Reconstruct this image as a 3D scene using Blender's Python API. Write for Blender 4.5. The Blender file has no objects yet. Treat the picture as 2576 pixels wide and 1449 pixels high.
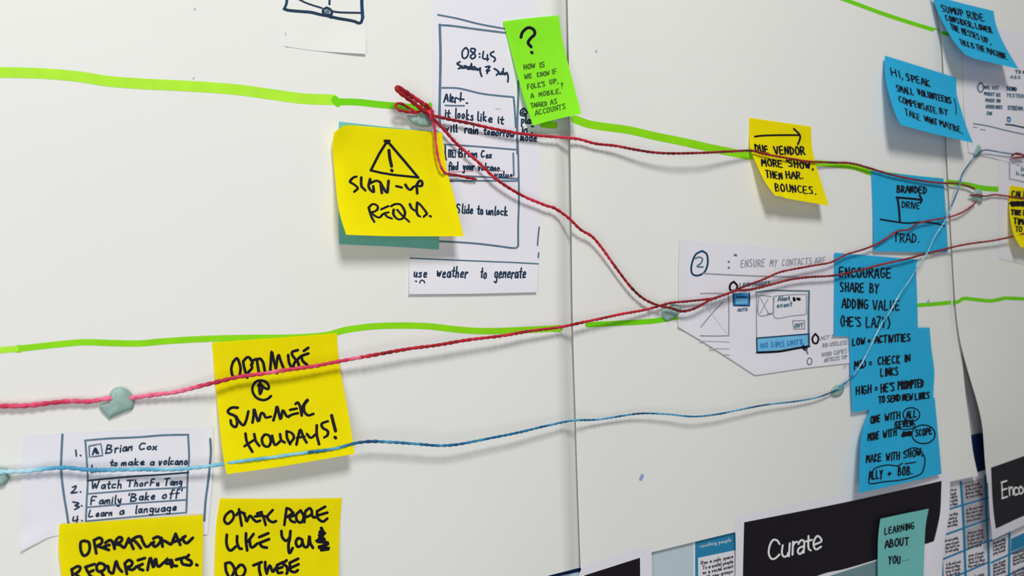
import bpy, math, random
from mathutils import Vector, Matrix
C = bpy.context.scene
COL = C.collection
random.seed(7)
MM = 0.001

# ------------------------------------------------------------------ camera
F, W, H = 2300.0, 2576, 1449
CAM_D, CAM_Z = 0.5245, 1.5
cam_data = bpy.data.cameras.new('camera')
cam_data.sensor_width = 36.0
cam_data.lens = F / W * 36.0
cam_data.clip_start = 0.01
cam_data.dof.use_dof = True
cam_data.dof.focus_distance = 0.60
cam_data.dof.aperture_fstop = 13.0
cam = bpy.data.objects.new('camera', cam_data)
COL.objects.link(cam)
ANG = math.atan(3472.0 / F)            # angle between the view direction and the wall
fwd = Vector((math.cos(ANG), math.sin(ANG), -34.5 / F)).normalized()
cam.location = (0, -CAM_D, CAM_Z)
cam.rotation_euler = fwd.to_track_quat('-Z', 'Y').to_euler()
C.camera = cam
CP = Vector(cam.location)
CM = fwd.to_track_quat('-Z', 'Y').to_matrix()

# ------------------------------------------------------------------ light and exposure
world = bpy.data.worlds.new('world'); C.world = world
world.use_nodes = True
bg = world.node_tree.nodes['Background']
bg.inputs[0].default_value = (0.93, 0.96, 1.0, 1)
bg.inputs[1].default_value = 0.17

def area(name, loc, target, sx, sy, power, col):
    d = bpy.data.lights.new(name, 'AREA')
    d.shape = 'RECTANGLE'; d.size = sx; d.size_y = sy; d.energy = power; d.color = col
    o = bpy.data.objects.new(name, d); COL.objects.link(o)
    o.location = loc
    o.rotation_euler = (Vector(target) - Vector(loc)).to_track_quat('-Z', 'Y').to_euler()
    return o
area('ceiling_panel_light', (0.0, -1.12, 2.62), (0.4, 0, 1.45), 0.38, 0.38, 21.0, (1.0, 0.985, 0.95))
area('window_light', (-0.8, -1.15, 1.2), (0.1, 0, 1.35), 1.0, 1.0, 11.0, (0.96, 0.985, 1.0))
C.view_settings.view_transform = 'Standard'
C.view_settings.look = 'None'
C.view_settings.gamma = 1.0
C.view_settings.exposure = -0.07
C.view_settings.use_curve_mapping = False

# ------------------------------------------------------------------ the wall's own coordinates
def P(px, py, h):
    """point of the scene, h metres in front of the wall, that the photo shows at (px, py)"""
    d = CM @ Vector(((px - W / 2) / F, -(py - H / 2) / F, -1.0))
    t = (-h - CP.y) / d.y
    return CP + d * t

# ------------------------------------------------------------------ materials
def srgb(c):
    r = []
    for v in c:
        v = v / 255.0
        r.append(v / 12.92 if v <= 0.04045 else ((v + 0.055) / 1.055) ** 2.4)
    return (r[0], r[1], r[2], 1)

def mat_paper(name, rgb, trans=0.12, var=0.03, rough=0.85, scale=60.0, bump=0.15, spec=0.15):
    m = bpy.data.materials.new(name); m.use_nodes = True
    nt = m.node_tree; n = nt.nodes; l = nt.links
    out = n['Material Output']; b = n['Principled BSDF']
    b.inputs['Roughness'].default_value = rough
    b.inputs['Specular IOR Level'].default_value = spec
    tc = n.new('ShaderNodeTexCoord')
    no = n.new('ShaderNodeTexNoise'); no.inputs['Scale'].default_value = scale; no.inputs['Detail'].default_value = 5
    l.new(tc.outputs['Object'], no.inputs['Vector'])
    mr = n.new('ShaderNodeMapRange')
    mr.inputs['From Min'].default_value = 0.3; mr.inputs['From Max'].default_value = 0.7
    mr.inputs['To Min'].default_value = 1 - var; mr.inputs['To Max'].default_value = 1 + var
    l.new(no.outputs['Fac'], mr.inputs['Value'])
    mx = n.new('ShaderNodeVectorMath'); mx.operation = 'SCALE'
    mx.inputs[0].default_value = srgb(rgb)[:3]
    l.new(mr.outputs['Result'], mx.inputs['Scale'])
    l.new(mx.outputs['Vector'], b.inputs['Base Color'])
    fine = n.new('ShaderNodeTexNoise'); fine.inputs['Scale'].default_value = 1500; fine.inputs['Detail'].default_value = 3
    l.new(tc.outputs['Object'], fine.inputs['Vector'])
    bp = n.new('ShaderNodeBump'); bp.inputs['Strength'].default_value = bump; bp.inputs['Distance'].default_value = 0.0002
    l.new(fine.outputs['Fac'], bp.inputs['Height'])
    l.new(bp.outputs['Normal'], b.inputs['Normal'])
    if trans > 0:
        t = n.new('ShaderNodeBsdfTranslucent'); l.new(mx.outputs['Vector'], t.inputs['Color'])
        mix = n.new('ShaderNodeMixShader'); mix.inputs[0].default_value = trans
        l.new(b.outputs[0], mix.inputs[1]); l.new(t.outputs[0], mix.inputs[2])
        l.new(mix.outputs[0], out.inputs['Surface'])
    return m

def mat_ink(name, rgb, rough=0.6, var=0.12, scale=180.0):
    return mat_paper(name, rgb, trans=0, var=var, rough=rough, scale=scale, bump=0.0, spec=0.25)

M_WALL = mat_paper('wall_paint', (168, 170, 172), trans=0, var=0.02, scale=8)
M_SHEET = mat_paper('flipchart_paper', (232, 232, 228), trans=0.05, var=0.012, scale=6, bump=0.3)
M_SKETCH = mat_paper('copy_paper', (233, 231, 239), trans=0.08, var=0.012, scale=14)
M_YELLOW = mat_paper('yellow_note_paper', (252, 240, 0), trans=0.35, var=0.025)
M_GREEN = mat_paper('green_note_paper', (160, 250, 50), trans=0.35, var=0.025)
M_BLUE = mat_paper('blue_note_paper', (56, 196, 240), trans=0.3, var=0.03)
M_TEAL = mat_paper('pale_teal_note_paper', (132, 212, 208), trans=0.3, var=0.025)
M_TACK = mat_paper('adhesive_putty', (148, 178, 170), trans=0, var=0.08, rough=0.5, scale=220, bump=0.8, spec=0.35)
M_BLACK = mat_ink('black_marker', (14, 10, 24))
M_NAVY = mat_ink('navy_pen', (28, 52, 76))
M_SLATE = mat_ink('slate_pen', (92, 118, 138))
M_GREY = mat_ink('grey_pencil', (150, 154, 162))
M_DGREEN = mat_ink('dark_green_pen', (62, 112, 30))
M_PINK = mat_ink('pink_strokes', (214, 140, 152))
M_DEEPBLUE = mat_ink('deep_blue_pen', (20, 62, 96))
M_LIME = mat_ink('green_marker_ink', (138, 214, 12), rough=0.7, var=0.06, scale=90)
M_LIME2 = mat_ink('light_green_marker_ink', (172, 230, 52), rough=0.7, var=0.06, scale=90)
M_LIME3 = mat_ink('dense_green_marker_ink', (112, 208, 8), rough=0.7, var=0.05, scale=90)
M_PBLACK = mat_ink('black_print', (26, 20, 28), rough=0.45, var=0.05)
M_PWHITE = mat_ink('white_print', (236, 236, 236), var=0.0)
M_PNAVY = mat_ink('navy_print', (14, 38, 84), var=0.05)
M_PBLUE = mat_ink('blue_print', (38, 128, 170), var=0.05)
M_PCELL = mat_ink('pale_cell_print', (222, 220, 226), var=0.02)
M_PGREY = mat_ink('grey_cell_print', (176, 174, 180), var=0.02)
M_PTEXT = mat_ink('grey_print_text', (92, 84, 92), var=0.05)
M_PPALE = mat_ink('pale_blue_grey_print', (186, 202, 210), var=0.02)
M_GREYTEAL = mat_ink('grey_teal_tone', (112, 142, 146), var=0.1, scale=30)
M_SKYFILL = mat_ink('sky_blue_fill', (112, 186, 228), var=0.08)
M_MIDFILL = mat_ink('mid_blue_fill', (54, 128, 186), var=0.1)
M_SPECK = mat_ink('blue_speck', (150, 160, 200), var=0.1)

def mat_yarn(name, dark, mid, light):
    m = bpy.data.materials.new(name); m.use_nodes = True
    nt = m.node_tree; n = nt.nodes; l = nt.links; b = n['Principled BSDF']
    b.inputs['Roughness'].default_value = 0.55
    b.inputs['Specular IOR Level'].default_value = 0.35
    b.inputs['Sheen Weight'].default_value = 0.08
    tc = n.new('ShaderNodeTexCoord'); no = n.new('ShaderNodeTexNoise')
    no.inputs['Scale'].default_value = 55; no.inputs['Detail'].default_value = 4
    l.new(tc.outputs['Object'], no.inputs['Vector'])
    cr = n.new('ShaderNodeValToRGB'); e = cr.color_ramp.elements
    e[0].position = 0.36; e[0].color = srgb(dark); e[1].position = 0.66; e[1].color = srgb(light)
    q = cr.color_ramp.elements.new(0.5); q.color = srgb(mid)
    l.new(no.outputs['Fac'], cr.inputs['Fac']); l.new(cr.outputs['Color'], b.inputs['Base Color'])
    f = n.new('ShaderNodeTexNoise'); f.inputs['Scale'].default_value = 1800
    l.new(tc.outputs['Object'], f.inputs['Vector'])
    bp = n.new('ShaderNodeBump'); bp.inputs['Strength'].default_value = 0.5; bp.inputs['Distance'].default_value = 0.0003
    l.new(f.outputs['Fac'], bp.inputs['Height']); l.new(bp.outputs['Normal'], b.inputs['Normal'])
    return m
M_RED = mat_yarn('red_yarn', (132, 6, 20), (178, 14, 34), (214, 44, 74))  # dark shadow and pink highlight tones of the red yarns painted in as noise
M_PINKRED = mat_yarn('pinkish_red_yarn', (176, 20, 56), (214, 52, 92), (240, 120, 156))
M_DARKRED = mat_yarn('dark_red_yarn', (98, 4, 10), (134, 14, 24), (158, 34, 42))
M_BLUEY = mat_yarn('blue_yarn', (8, 66, 112), (28, 108, 152), (92, 172, 206))
M_PALEY = mat_yarn('pale_blue_yarn', (70, 156, 196), (120, 192, 216), (180, 220, 234))

# ------------------------------------------------------------------ helpers
def tag(o, label=None, cat=None, group=None, kind=None):
    if label: o['label'] = label
    if cat: o['category'] = cat
    if group: o['group'] = group
    if kind: o['kind'] = kind
    return o

def link(name, verts, faces, mat, parent=None, smooth=False, mats=None, fmat=None, nsmooth=None):
    """one mesh object whose origin sits in the middle of its own geometry"""
    n = len(verts)
    c = Vector((sum(v[0] for v in verts) / n, 0.0, sum(v[2] for v in verts) / n))
    me = bpy.data.meshes.new(name)
    me.from_pydata([tuple(Vector(v) - c) for v in verts], [], faces)
    for m in (mats or [mat]): me.materials.append(m)
    if fmat: me.polygons.foreach_set('material_index', fmat)
    if smooth: me.polygons.foreach_set('use_smooth', [nsmooth is None or i < nsmooth for i in range(len(me.polygons))])
    me.update()
    o = bpy.data.objects.new(name, me); COL.objects.link(o)
    if parent is not None:
        o.parent = parent
        o.location = c - parent.location
    else:
        o.location = c
    return o

def catmull(pts, k=5):
    if len(pts) < 3: return [tuple(p) for p in pts]
    out = []
    n = len(pts)
    for i in range(n - 1):
        p1, p2 = pts[i], pts[i + 1]
        p0 = pts[i - 1] if i > 0 else [2 * a - b for a, b in zip(p1, p2)]
        p3 = pts[i + 2] if i + 2 < n else [2 * b - a for a, b in zip(p1, p2)]
        for j in range(k):
            t = j / k
            out.append(tuple(0.5 * (2 * b + (c - a) * t + (2 * a - 5 * b + 4 * c - d) * t * t + (3 * b - a - 3 * c + d) * t ** 3)
                             for a, b, c, d in zip(p0, p1, p2, p3)))
    out.append(tuple(pts[-1]))
    return out

def curve_at(pts, t):
    """point at parameter t of a polyline, by length"""
    L = [0.0]
    for a, b in zip(pts, pts[1:]): L.append(L[-1] + math.hypot(b[0] - a[0], b[1] - a[1]))
    d = max(0.0, min(1.0, t)) * L[-1]
    for i in range(len(pts) - 1):
        if d <= L[i + 1] or i == len(pts) - 2:
            u = (d - L[i]) / (L[i + 1] - L[i]) if L[i + 1] > L[i] else 0
            return (pts[i][0] + (pts[i + 1][0] - pts[i][0]) * u, pts[i][1] + (pts[i + 1][1] - pts[i][1]) * u)

def Z(ox, oy, k, s):
    """'x,y x,y; x,y ...' measured in a magnified view -> lists of photo points"""
    out = []
    for st in s.split(';'):
        st = st.strip()
        if st: out.append([(ox + float(a.split(',')[0]) / k, oy + float(a.split(',')[1]) / k) for a in st.split()])
    return out

class Sheet:
    """a sheet of paper: four edges, each a line of photo points, and its height over the wall"""
    def __init__(s, top, right, bottom, left, hf, nu=24, nv=24, smooth=True):
        # top: left->right, bottom: left->right, left: top->bottom, right: top->bottom
        f = (lambda q: catmull(q, 6)) if smooth else (lambda q: [tuple(p) for p in q])
        N = 48
        s.T, s.R, s.B, s.L = [[curve_at(f(e), i / N) for i in range(N + 1)] for e in (top, right, bottom, left)]
        s.N = N; s.hf = hf; s.nu = nu; s.nv = nv
    def edge(s, E, t):
        x = max(0.0, min(1.0, t)) * s.N; i = min(int(x), s.N - 1); u = x - i
        a, b = E[i], E[i + 1]
        return (a[0] + (b[0] - a[0]) * u, a[1] + (b[1] - a[1]) * u)
    def px(s, u, v):
        t, b, l, r = s.edge(s.T, u), s.edge(s.B, u), s.edge(s.L, v), s.edge(s.R, v)
        c00, c10, c01, c11 = s.T[0], s.T[-1], s.B[0], s.B[-1]
        return tuple((1 - v) * t[i] + v * b[i] + (1 - u) * l[i] + u * r[i]
                     - ((1 - u) * (1 - v) * c00[i] + u * (1 - v) * c10[i] + (1 - u) * v * c01[i] + u * v * c11[i]) for i in (0, 1))
    def inv(s, x, y):
        u, v = 0.5, 0.5
        for _ in range(7):
            p = s.px(u, v); e = 0.01
            pu = s.px(u + e if u < .98 else u - e, v); pv = s.px(u, v + e if v < .98 else v - e)
            su = 1 if u < .98 else -1; sv = 1 if v < .98 else -1
            a, b = (pu[0] - p[0]) / e * su, (pv[0] - p[0]) / e * sv
            c, d = (pu[1] - p[1]) / e * su, (pv[1] - p[1]) / e * sv
            det = a * d - b * c
            if abs(det) < 1e-9: break
            dx, dy = x - p[0], y - p[1]
            u += (d * dx - b * dy) / det; v += (a * dy - c * dx) / det
            u = max(0, min(1, u)); v = max(0, min(1, v))
            if abs(dx) + abs(dy) < 0.05: break
        return u, v
    def h(s, x, y):
        u, v = s.inv(x, y)
        return s.hf(u, v, x, y)
    def build(s, name, mat, parent=None, thick=0.12 * MM):
        nu, nv = s.nu, s.nv
        vs, fs = [], []
        for k in (0, 1):
            for j in range(nv + 1):
                for i in range(nu + 1):
                    u, v = i / nu, j / nv
                    x, y = s.px(u, v)
                    p = P(x, y, s.hf(u, v, x, y))
                    if k: p = p + Vector((0, thick, 0))
                    vs.append(p)
        n = (nu + 1) * (nv + 1)
        g = lambda i, j, k=0: k * n + j * (nu + 1) + i
        for j in range(nv):
            for i in range(nu):
                fs.append((g(i, j), g(i, j + 1), g(i + 1, j + 1), g(i + 1, j)))
                fs.append((g(i, j, 1), g(i + 1, j, 1), g(i + 1, j + 1, 1), g(i, j + 1, 1)))
        nsm = len(fs)
        for i in range(nu):
            fs.append((g(i, 0), g(i + 1, 0), g(i + 1, 0, 1), g(i, 0, 1)))
            fs.append((g(i, nv), g(i, nv, 1), g(i + 1, nv, 1), g(i + 1, nv)))
        for j in range(nv):
            fs.append((g(0, j), g(0, j, 1), g(0, j + 1, 1), g(0, j + 1)))
            fs.append((g(nu, j), g(nu, j + 1), g(nu, j + 1, 1), g(nu, j, 1)))
        s.obj = link(name, vs, fs, mat, parent, smooth=True)
        # faces shaded smooth, cut edges kept crisp
        vn = [Vector() for _ in range(n)]
        for j in range(nv):
            for i in range(nu):
                q = (g(i, j), g(i, j + 1), g(i + 1, j + 1), g(i + 1, j))
                fn = (vs[q[2]] - vs[q[0]]).cross(vs[q[3]] - vs[q[1]])
                for k in q: vn[k] += fn
        for k in vn: k.normalize()
        me = s.obj.data; ln = []
        for p in me.polygons:
            for k in p.vertices:
                if p.index < nsm: ln.append(tuple(vn[k]) if k < n else tuple(-vn[k - n]))
                else: ln.append(tuple(p.normal))
        me.normals_split_custom_set(ln)
        return s.obj

def ribbon(vs, fs, pts, w, hf, off):
    """a pen stroke: flat strip with round ends lying on the surface hf"""
    q = [pts[0]]
    for a, b in zip(pts, pts[1:]):
        d = math.hypot(b[0] - a[0], b[1] - a[1])
        k = max(1, int(d / 14))
        for i in range(1, k + 1): q.append((a[0] + (b[0] - a[0]) * i / k, a[1] + (b[1] - a[1]) * i / k))
    q2 = [q[0]]
    for p in q[1:]:
        if math.hypot(p[0] - q2[-1][0], p[1] - q2[-1][1]) > 0.4: q2.append(p)
    q = q2
    if len(q) < 2: q = [q[0], (q[0][0] + 0.8, q[0][1])]
    n = len(q); prof = []
    for i in range(n):
        a = q[max(0, i - 1)]; b = q[min(n - 1, i + 1)]
        L = math.hypot(b[0] - a[0], b[1] - a[1]) or 1
        t = ((b[0] - a[0]) / L, (b[1] - a[1]) / L)
        prof.append((q[i], t, w / 2))
    c, t, r = prof[0]
    cap0 = [((c[0] - t[0] * r * k, c[1] - t[1] * r * k), t, r * math.sqrt(max(0.02, 1 - k * k))) for k in (0.95, 0.6)]
    c, t, r = prof[-1]
    cap1 = [((c[0] + t[0] * r * k, c[1] + t[1] * r * k), t, r * math.sqrt(max(0.02, 1 - k * k))) for k in (0.6, 0.95)]
    prof = cap0 + prof + cap1
    base = len(vs)
    for (c, t, r) in prof:
        h = hf(c[0], c[1]) + off
        vs.append(P(c[0] - t[1] * r, c[1] + t[0] * r, h)); vs.append(P(c[0] + t[1] * r, c[1] - t[0] * r, h))
    for i in range(len(prof) - 1):
        a = base + 2 * i
        fs.append((a, a + 2, a + 3, a + 1))

class Ink:
    """collects strokes that lie on one surface; each colour becomes one flat part"""
    def __init__(s, surf, off=0.12 * MM):
        s.hf = surf.h if isinstance(surf, Sheet) else surf
        s.off = off; s.d = {}; s.k = 0; s.n = 0; s.fills = []
    def add(s, strokes, w, mat, smooth=True, jit=0.0, off=0.0):
        vs, fs = s.d.setdefault(mat.name, ([], [], mat))[:2]
        if w >= 5.9 and mat is M_BLACK: w *= 1.13                 # broad marker pen
        for st in strokes:
            if jit: st = [(x + random.uniform(-jit, jit), y + random.uniform(-jit, jit)) for x, y in st]
            s.k += 1; s.n += 1
            ribbon(vs, fs, catmull(st, 4) if smooth else st, w, s.hf, s.off + off + (s.k % 9) * 0.003 * MM)
        return s
    def fill(s, poly, mat, off=0.0, n=8, name='printed_cell'):
        """a printed quadrangle: TL, TR, BR, BL"""
        vs, fs = [], []; s.fills.append((vs, fs, mat, name))
        a, b, c, d = poly; base = len(vs)
        for j in range(n + 1):
            for i in range(n + 1):
                u, v = i / n, j / n
                x = (1 - v) * ((1 - u) * a[0] + u * b[0]) + v * ((1 - u) * d[0] + u * c[0])
                y = (1 - v) * ((1 - u) * a[1] + u * b[1]) + v * ((1 - u) * d[1] + u * c[1])
                vs.append(P(x, y, s.hf(x, y) + s.off + off))
        for j in range(n):
            for i in range(n):
                g = base + j * (n + 1) + i
                fs.append((g, g + n + 1, g + n + 2, g + 1))
        return s
    def text(s, string, x0, y0, x1, y1, h, w, mat, slant=0.0, up=None, jit=0.5, off=0.0):
        s.add(layout(string, x0, y0, x1, y1, h, slant, up), w, mat, jit=jit, off=off)
        return s
    def build(s, parent, name='handwriting', names=None, kind='stuff'):
        for key, (vs, fs, mat) in s.d.items():
            if not vs: continue
            o = link((names or {}).get(key, name), vs, fs, mat, parent)
            if kind and s.n > 1: o['kind'] = kind
        for vs, fs, mat, nm in s.fills: link(nm, vs, fs, mat, parent)

# a plain pen alphabet: strokes in a unit box, y upwards
FONT = {
'A': ('0,0 .45,1 .85,0', '.15,.35 .7,.35'), 'B': ('.05,0 .1,1', '.1,1 .6,.85 .5,.6 .1,.52', '.1,.52 .7,.35 .6,.05 .05,0'),
'C': ('.75,.9 .3,.95 .05,.5 .3,.05 .75,.15',), 'D': ('.1,1 .08,0', '.1,1 .7,.75 .7,.25 .08,0'), 'E': ('.7,1 .1,.95 .05,.5 .08,.02 .7,.05', '.06,.52 .6,.55'),
'F': ('.7,1 .1,.97 .08,0', '.08,.5 .55,.52'), 'G': ('.75,.9 .3,.95 .05,.5 .3,.03 .75,.15 .75,.45 .45,.45',), 'H': ('.08,1 .08,0', '.75,1 .72,0', '.08,.5 .75,.52'),
'I': ('.2,1 .2,0',), 'J': ('.6,1 .6,.2 .3,0 .05,.2',), 'K': ('.08,1 .1,0', '.7,.95 .12,.45 .75,0'), 'L': ('.1,1 .08,.03 .65,.06',),
'M': ('.02,0 .15,1 .45,.35 .8,1 .9,0',), 'N': ('.05,0 .1,1 .7,.03 .75,1',), 'O': ('.4,1 .05,.6 .2,.05 .6,.05 .78,.5 .6,.95 .4,1'),
'P': ('.08,0 .1,1', '.1,1 .7,.9 .65,.55 .1,.45'), 'Q': ('.4,1 .05,.6 .2,.05 .6,.05 .78,.5 .4,1', '.45,.3 .85,-.1'), 'R': ('.08,0 .1,1', '.1,1 .7,.88 .6,.55 .1,.48', '.3,.5 .8,0'),
'S': ('.7,.92 .3,1 .1,.75 .6,.4 .6,.08 .05,.05',), 'T': ('0,.98 .85,1', '.42,.98 .4,0'), 'U': ('.08,1 .12,.2 .4,0 .7,.25 .75,1',), 'V': ('.02,1 .38,0 .78,1',),
'W': ('0,1 .2,.02 .45,.7 .65,.02 .95,1',), 'X': ('.05,1 .75,0', '.75,1 .05,0'), 'Y': ('.05,1 .38,.5', '.78,1 .38,.5 .25,-.05'), 'Z': ('.05,1 .75,1 .05,.03 .8,.03'),
'a': ('.5,.5 .15,.45 .1,.1 .4,.05 .52,.5 .6,.02',), 'b': ('.1,1 .1,.02', '.1,.4 .45,.5 .5,.15 .1,.02'), 'c': ('.5,.45 .15,.45 .1,.1 .5,.05',), 'd': ('.5,.45 .12,.4 .12,.05 .45,.1', '.52,1 .55,.02'),
'e': ('.1,.25 .5,.32 .35,.52 .1,.3 .2,.03 .55,.08',), 'f': ('.5,.95 .25,.9 .22,-.1', '.05,.5 .45,.5'), 'g': ('.5,.45 .12,.45 .12,.1 .45,.1 .52,.5 .5,-.35 .1,-.3',),
'h': ('.1,1 .1,0', '.1,.35 .4,.5 .5,.0'), 'i': ('.15,.5 .18,0', '.16,.72 .17,.75'), 'j': ('.2,.5 .2,-.3 .0,-.3',), 'k': ('.1,1 .1,0', '.45,.5 .12,.25 .5,0'), 'l': ('.15,1 .15,.1 .3,0',),
'm': ('.05,0 .08,.5 .12,.3 .3,.5 .35,.02', '.35,.3 .55,.5 .65,0'), 'n': ('.05,0 .08,.5 .12,.3 .4,.5 .48,0',), 'o': ('.3,.5 .08,.3 .2,.02 .48,.12 .45,.42 .3,.5',),
'p': ('.08,.5 .1,-.4', '.1,.42 .48,.45 .48,.12 .1,.08'), 'q': ('.5,.45 .12,.4 .15,.05 .5,.15', '.5,.5 .5,-.4'), 'r': ('.08,.5 .1,0', '.1,.3 .3,.5 .45,.45'), 's': ('.45,.48 .12,.42 .42,.2 .38,.02 .05,.03',),
't': ('.25,.85 .22,.1 .42,.03', '.02,.52 .45,.54'), 'u': ('.08,.5 .12,.08 .4,.08 .48,.5 .52,.0',), 'v': ('.05,.5 .25,0 .5,.5',), 'w': ('.02,.5 .18,.03 .32,.4 .48,.03 .68,.5',),
'x': ('.05,.5 .5,0', '.5,.5 .05,0'), 'y': ('.08,.5 .25,.05 .48,.4', '.5,.5 .42,-.35 .1,-.35'), 'z': ('.05,.5 .5,.5 .05,.02 .5,.02',),
'=': ('.05,.62 .5,.64', '.05,.35 .5,.37'), '+': ('.05,.5 .6,.5', '.32,.8 .32,.2'), '-': ('.05,.5 .5,.5',), '.': ('.1,.02 .14,.04',), ',': ('.15,.08 .05,-.15',), "'": ('.12,1 .08,.78',),
'(': ('.4,1.1 .08,.6 .1,.2 .35,-.1',), ')': ('.1,1.1 .4,.6 .35,.2 .05,-.1',), '?': ('.05,.8 .35,1 .6,.8 .3,.5 .3,.3', '.3,.05 .32,.08'), ':': ('.1,.6 .12,.62', '.1,.1 .12,.12'),
'/': ('.0,0 .5,1',), '!': ('.2,1 .2,.3', '.2,.05 .22,.07'), '2': ('.05,.8 .35,1 .6,.75 .05,.02 .7,.05',),
}
ADV = {'I': .42, 'M': 1.12, 'W': 1.15, 'i': .35, 'l': .38, 'm': .8, 'w': .85, ' ': .5, '.': .35, ',': .35, "'": .3, '=': .75, '-': .7, 'J': .85, '(': .55, ')': .55, ':': .35, 'f': .55, 't': .55, 'j': .4, 'r': .55, '!': .4}
def layout(string, x0, y0, x1, y1, h, slant=0.0, up=None):
    adv = [ADV.get(c, .7 if c.islower() else 1.0) for c in string]
    tot = sum(adv)
    dx, dy = (x1 - x0) / tot, (y1 - y0) / tot
    ux, uy = up if up else (slant * h, -h)
    out, a = [], 0.0
    for c, w in zip(string, adv):
        g = FONT.get(c)
        if g:
            if isinstance(g, str): g = (g,)
            sc = 0.9 + random.uniform(-.06, .06)
            yj = random.uniform(-.04, .04)
            for st in g:
                pts = []
                for q in st.split():
                    fx, fy = map(float, q.split(','))
                    X = a + fx * sc; fy += yj
                    pts.append((x0 + X * dx + fy * ux, y0 + X * dy + fy * uy))
                out.append(pts)
        a += w
    return out

def tube(vs, fs, pts, rad, seg=8, mat_idx=None, fm=None):
    """round tube with closed ends through 3-D points; rad is a number or a list"""
    n = len(pts); base = len(vs)
    up = Vector((0.13, -1, 0.21)).normalized()
    for i, p in enumerate(pts):
        t = (pts[min(n - 1, i + 1)] - pts[max(0, i - 1)]).normalized()
        a = t.cross(up)
        if a.length < 1e-4: a = t.cross(Vector((1, 0, 0)))
        a.normalize(); b = t.cross(a).normalized(); up = b * -1 if b.dot(up) < 0 else b
        a = t.cross(up).normalized()
        r = rad[i] if isinstance(rad, list) else rad
        for k in range(seg):
            th = 2 * math.pi * k / seg
            vs.append(p + a * (math.cos(th) * r) + up * (math.sin(th) * r))
    for i in range(n - 1):
        for k in range(seg):
            q = (k + 1) % seg
            fs.append((base + i * seg + k, base + i * seg + q, base + (i + 1) * seg + q, base + (i + 1) * seg + k))
            if fm is not None: fm.append(mat_idx(i / n))
    fs.append(tuple(base + k for k in range(seg))[::-1]); fs.append(tuple(base + (n - 1) * seg + k for k in range(seg)))
    if fm is not None: fm.append(mat_idx(0)); fm.append(mat_idx(1))

def yarn(name, pts, dia_mm, mats, label=None, group=None, parent=None, mat_at=None, pitch=9.0):
    """two plies twisted round each other along (photo x, photo y, height in mm) points"""
    c3 = [P(x, y, h * MM) for x, y, h in catmull(pts, 10)]
    # even spacing
    L = [0.0]
    for a, b in zip(c3, c3[1:]): L.append(L[-1] + (b - a).length)
    step = 0.9 * MM; n = max(6, int(L[-1] / step)); line = []; j = 0
    for i in range(n + 1):
        d = L[-1] * i / n
        while j < len(L) - 2 and L[j + 1] < d: j += 1
        u = (d - L[j]) / max(1e-9, L[j + 1] - L[j])
        line.append(c3[j].lerp(c3[j + 1], u))
    d0, d1 = dia_mm if isinstance(dia_mm, tuple) else (dia_mm, dia_mm)
    root_v = []; vs, fs, fm = [], [], []
    seedph = random.uniform(0, 6.28)
    for ply in (0, 1):
        pp, rr = [], []
        for i, p in enumerate(line):
            R = (d0 + (d1 - d0) * min(1.0, 1.6 * i / n)) * MM / 2
            t = (line[min(n, i + 1)] - line[max(0, i - 1)]).normalized()
            a = t.cross(Vector((0, 1, 0))).normalized(); b = t.cross(a)
            th = seedph + ply * math.pi + i * step / (pitch * MM) * 2 * math.pi + 0.8 * math.sin(i * 0.07)
            wob = 1 + 0.14 * math.sin(i * 0.31 + ply) + 0.1 * math.sin(i * 0.113)
            pp.append(p + (a * math.cos(th) + b * math.sin(th)) * R * 0.34 * wob)
            rr.append(R * 0.68 * (1 + 0.1 * math.sin(i * 0.5 + ply * 2)))
        mi = mat_at if mat_at else (lambda t: 0)
        tube(vs, fs, pp, rr, 7, mi, fm)
    o = link(name, vs, fs, None, parent, smooth=True, mats=mats, fmat=fm)
    if label: tag(o, label, 'yarn', group)
    return o

def putty(outline, hmm, h0, label, lump=None):
    """a lump of adhesive putty: an outline of photo points raised to a dome hmm high over height h0"""
    out = catmull(outline + [outline[0]], 4)[:-1]
    cx = sum(p[0] for p in out) / len(out); cy = sum(p[1] for p in out) / len(out)
    rings = [(1.0, 0.0), (1.02, .25), (.97, .55), (.86, .8), (.68, .95), (.45, 1.03), (.22, 1.05)]
    vs, fs = [], []; m = len(out)
    for r, z in rings:
        for i, p in enumerate(out):
            a = math.atan2(p[1] - cy, p[0] - cx)
            jit = 1 + 0.10 * math.sin(a * 3 + 1.3 + r * 4) + 0.07 * math.sin(a * 5 + .4)
            hh = h0 + hmm * MM * z * (1 + (jit - 1) * r if z > 0 else 1)
            vs.append(P(cx + (p[0] - cx) * r, cy + (p[1] - cy) * r, hh))
    for k in range(len(rings) - 1):
        for i in range(m):
            j = (i + 1) % m
            fs.append((k * m + i, k * m + j, (k + 1) * m + j, (k + 1) * m + i))
    vs.append(P(cx, cy, h0 + hmm * MM * 1.06)); c = len(vs) - 1
    b = (len(rings) - 1) * m
    for i in range(m): fs.append((b + i, b + (i + 1) % m, c))
    fs.append(tuple(range(m))[::-1])
    o = link('adhesive_putty', vs, fs, M_TACK, smooth=True)
    return tag(o, label, 'adhesive putty')

# ------------------------------------------------------------------ the wall and the three big sheets
def sm(a, b, x):
    t = max(0.0, min(1.0, (x - a) / (b - a))); return t * t * (3 - 2 * t)
vs = [(-2.2, 0, 0), (2.9, 0, 0), (2.9, 0, 2.9), (-2.2, 0, 2.9), (-2.2, .12, 0), (2.9, .12, 0), (2.9, .12, 2.9), (-2.2, .12, 2.9)]
wall = link('wall_back', [Vector(v) for v in vs], [(0, 1, 2, 3), (5, 4, 7, 6), (4, 5, 1, 0), (3, 2, 6, 7), (4, 0, 3, 7), (1, 5, 6, 2)], M_WALL)
tag(wall, kind='structure')

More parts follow.
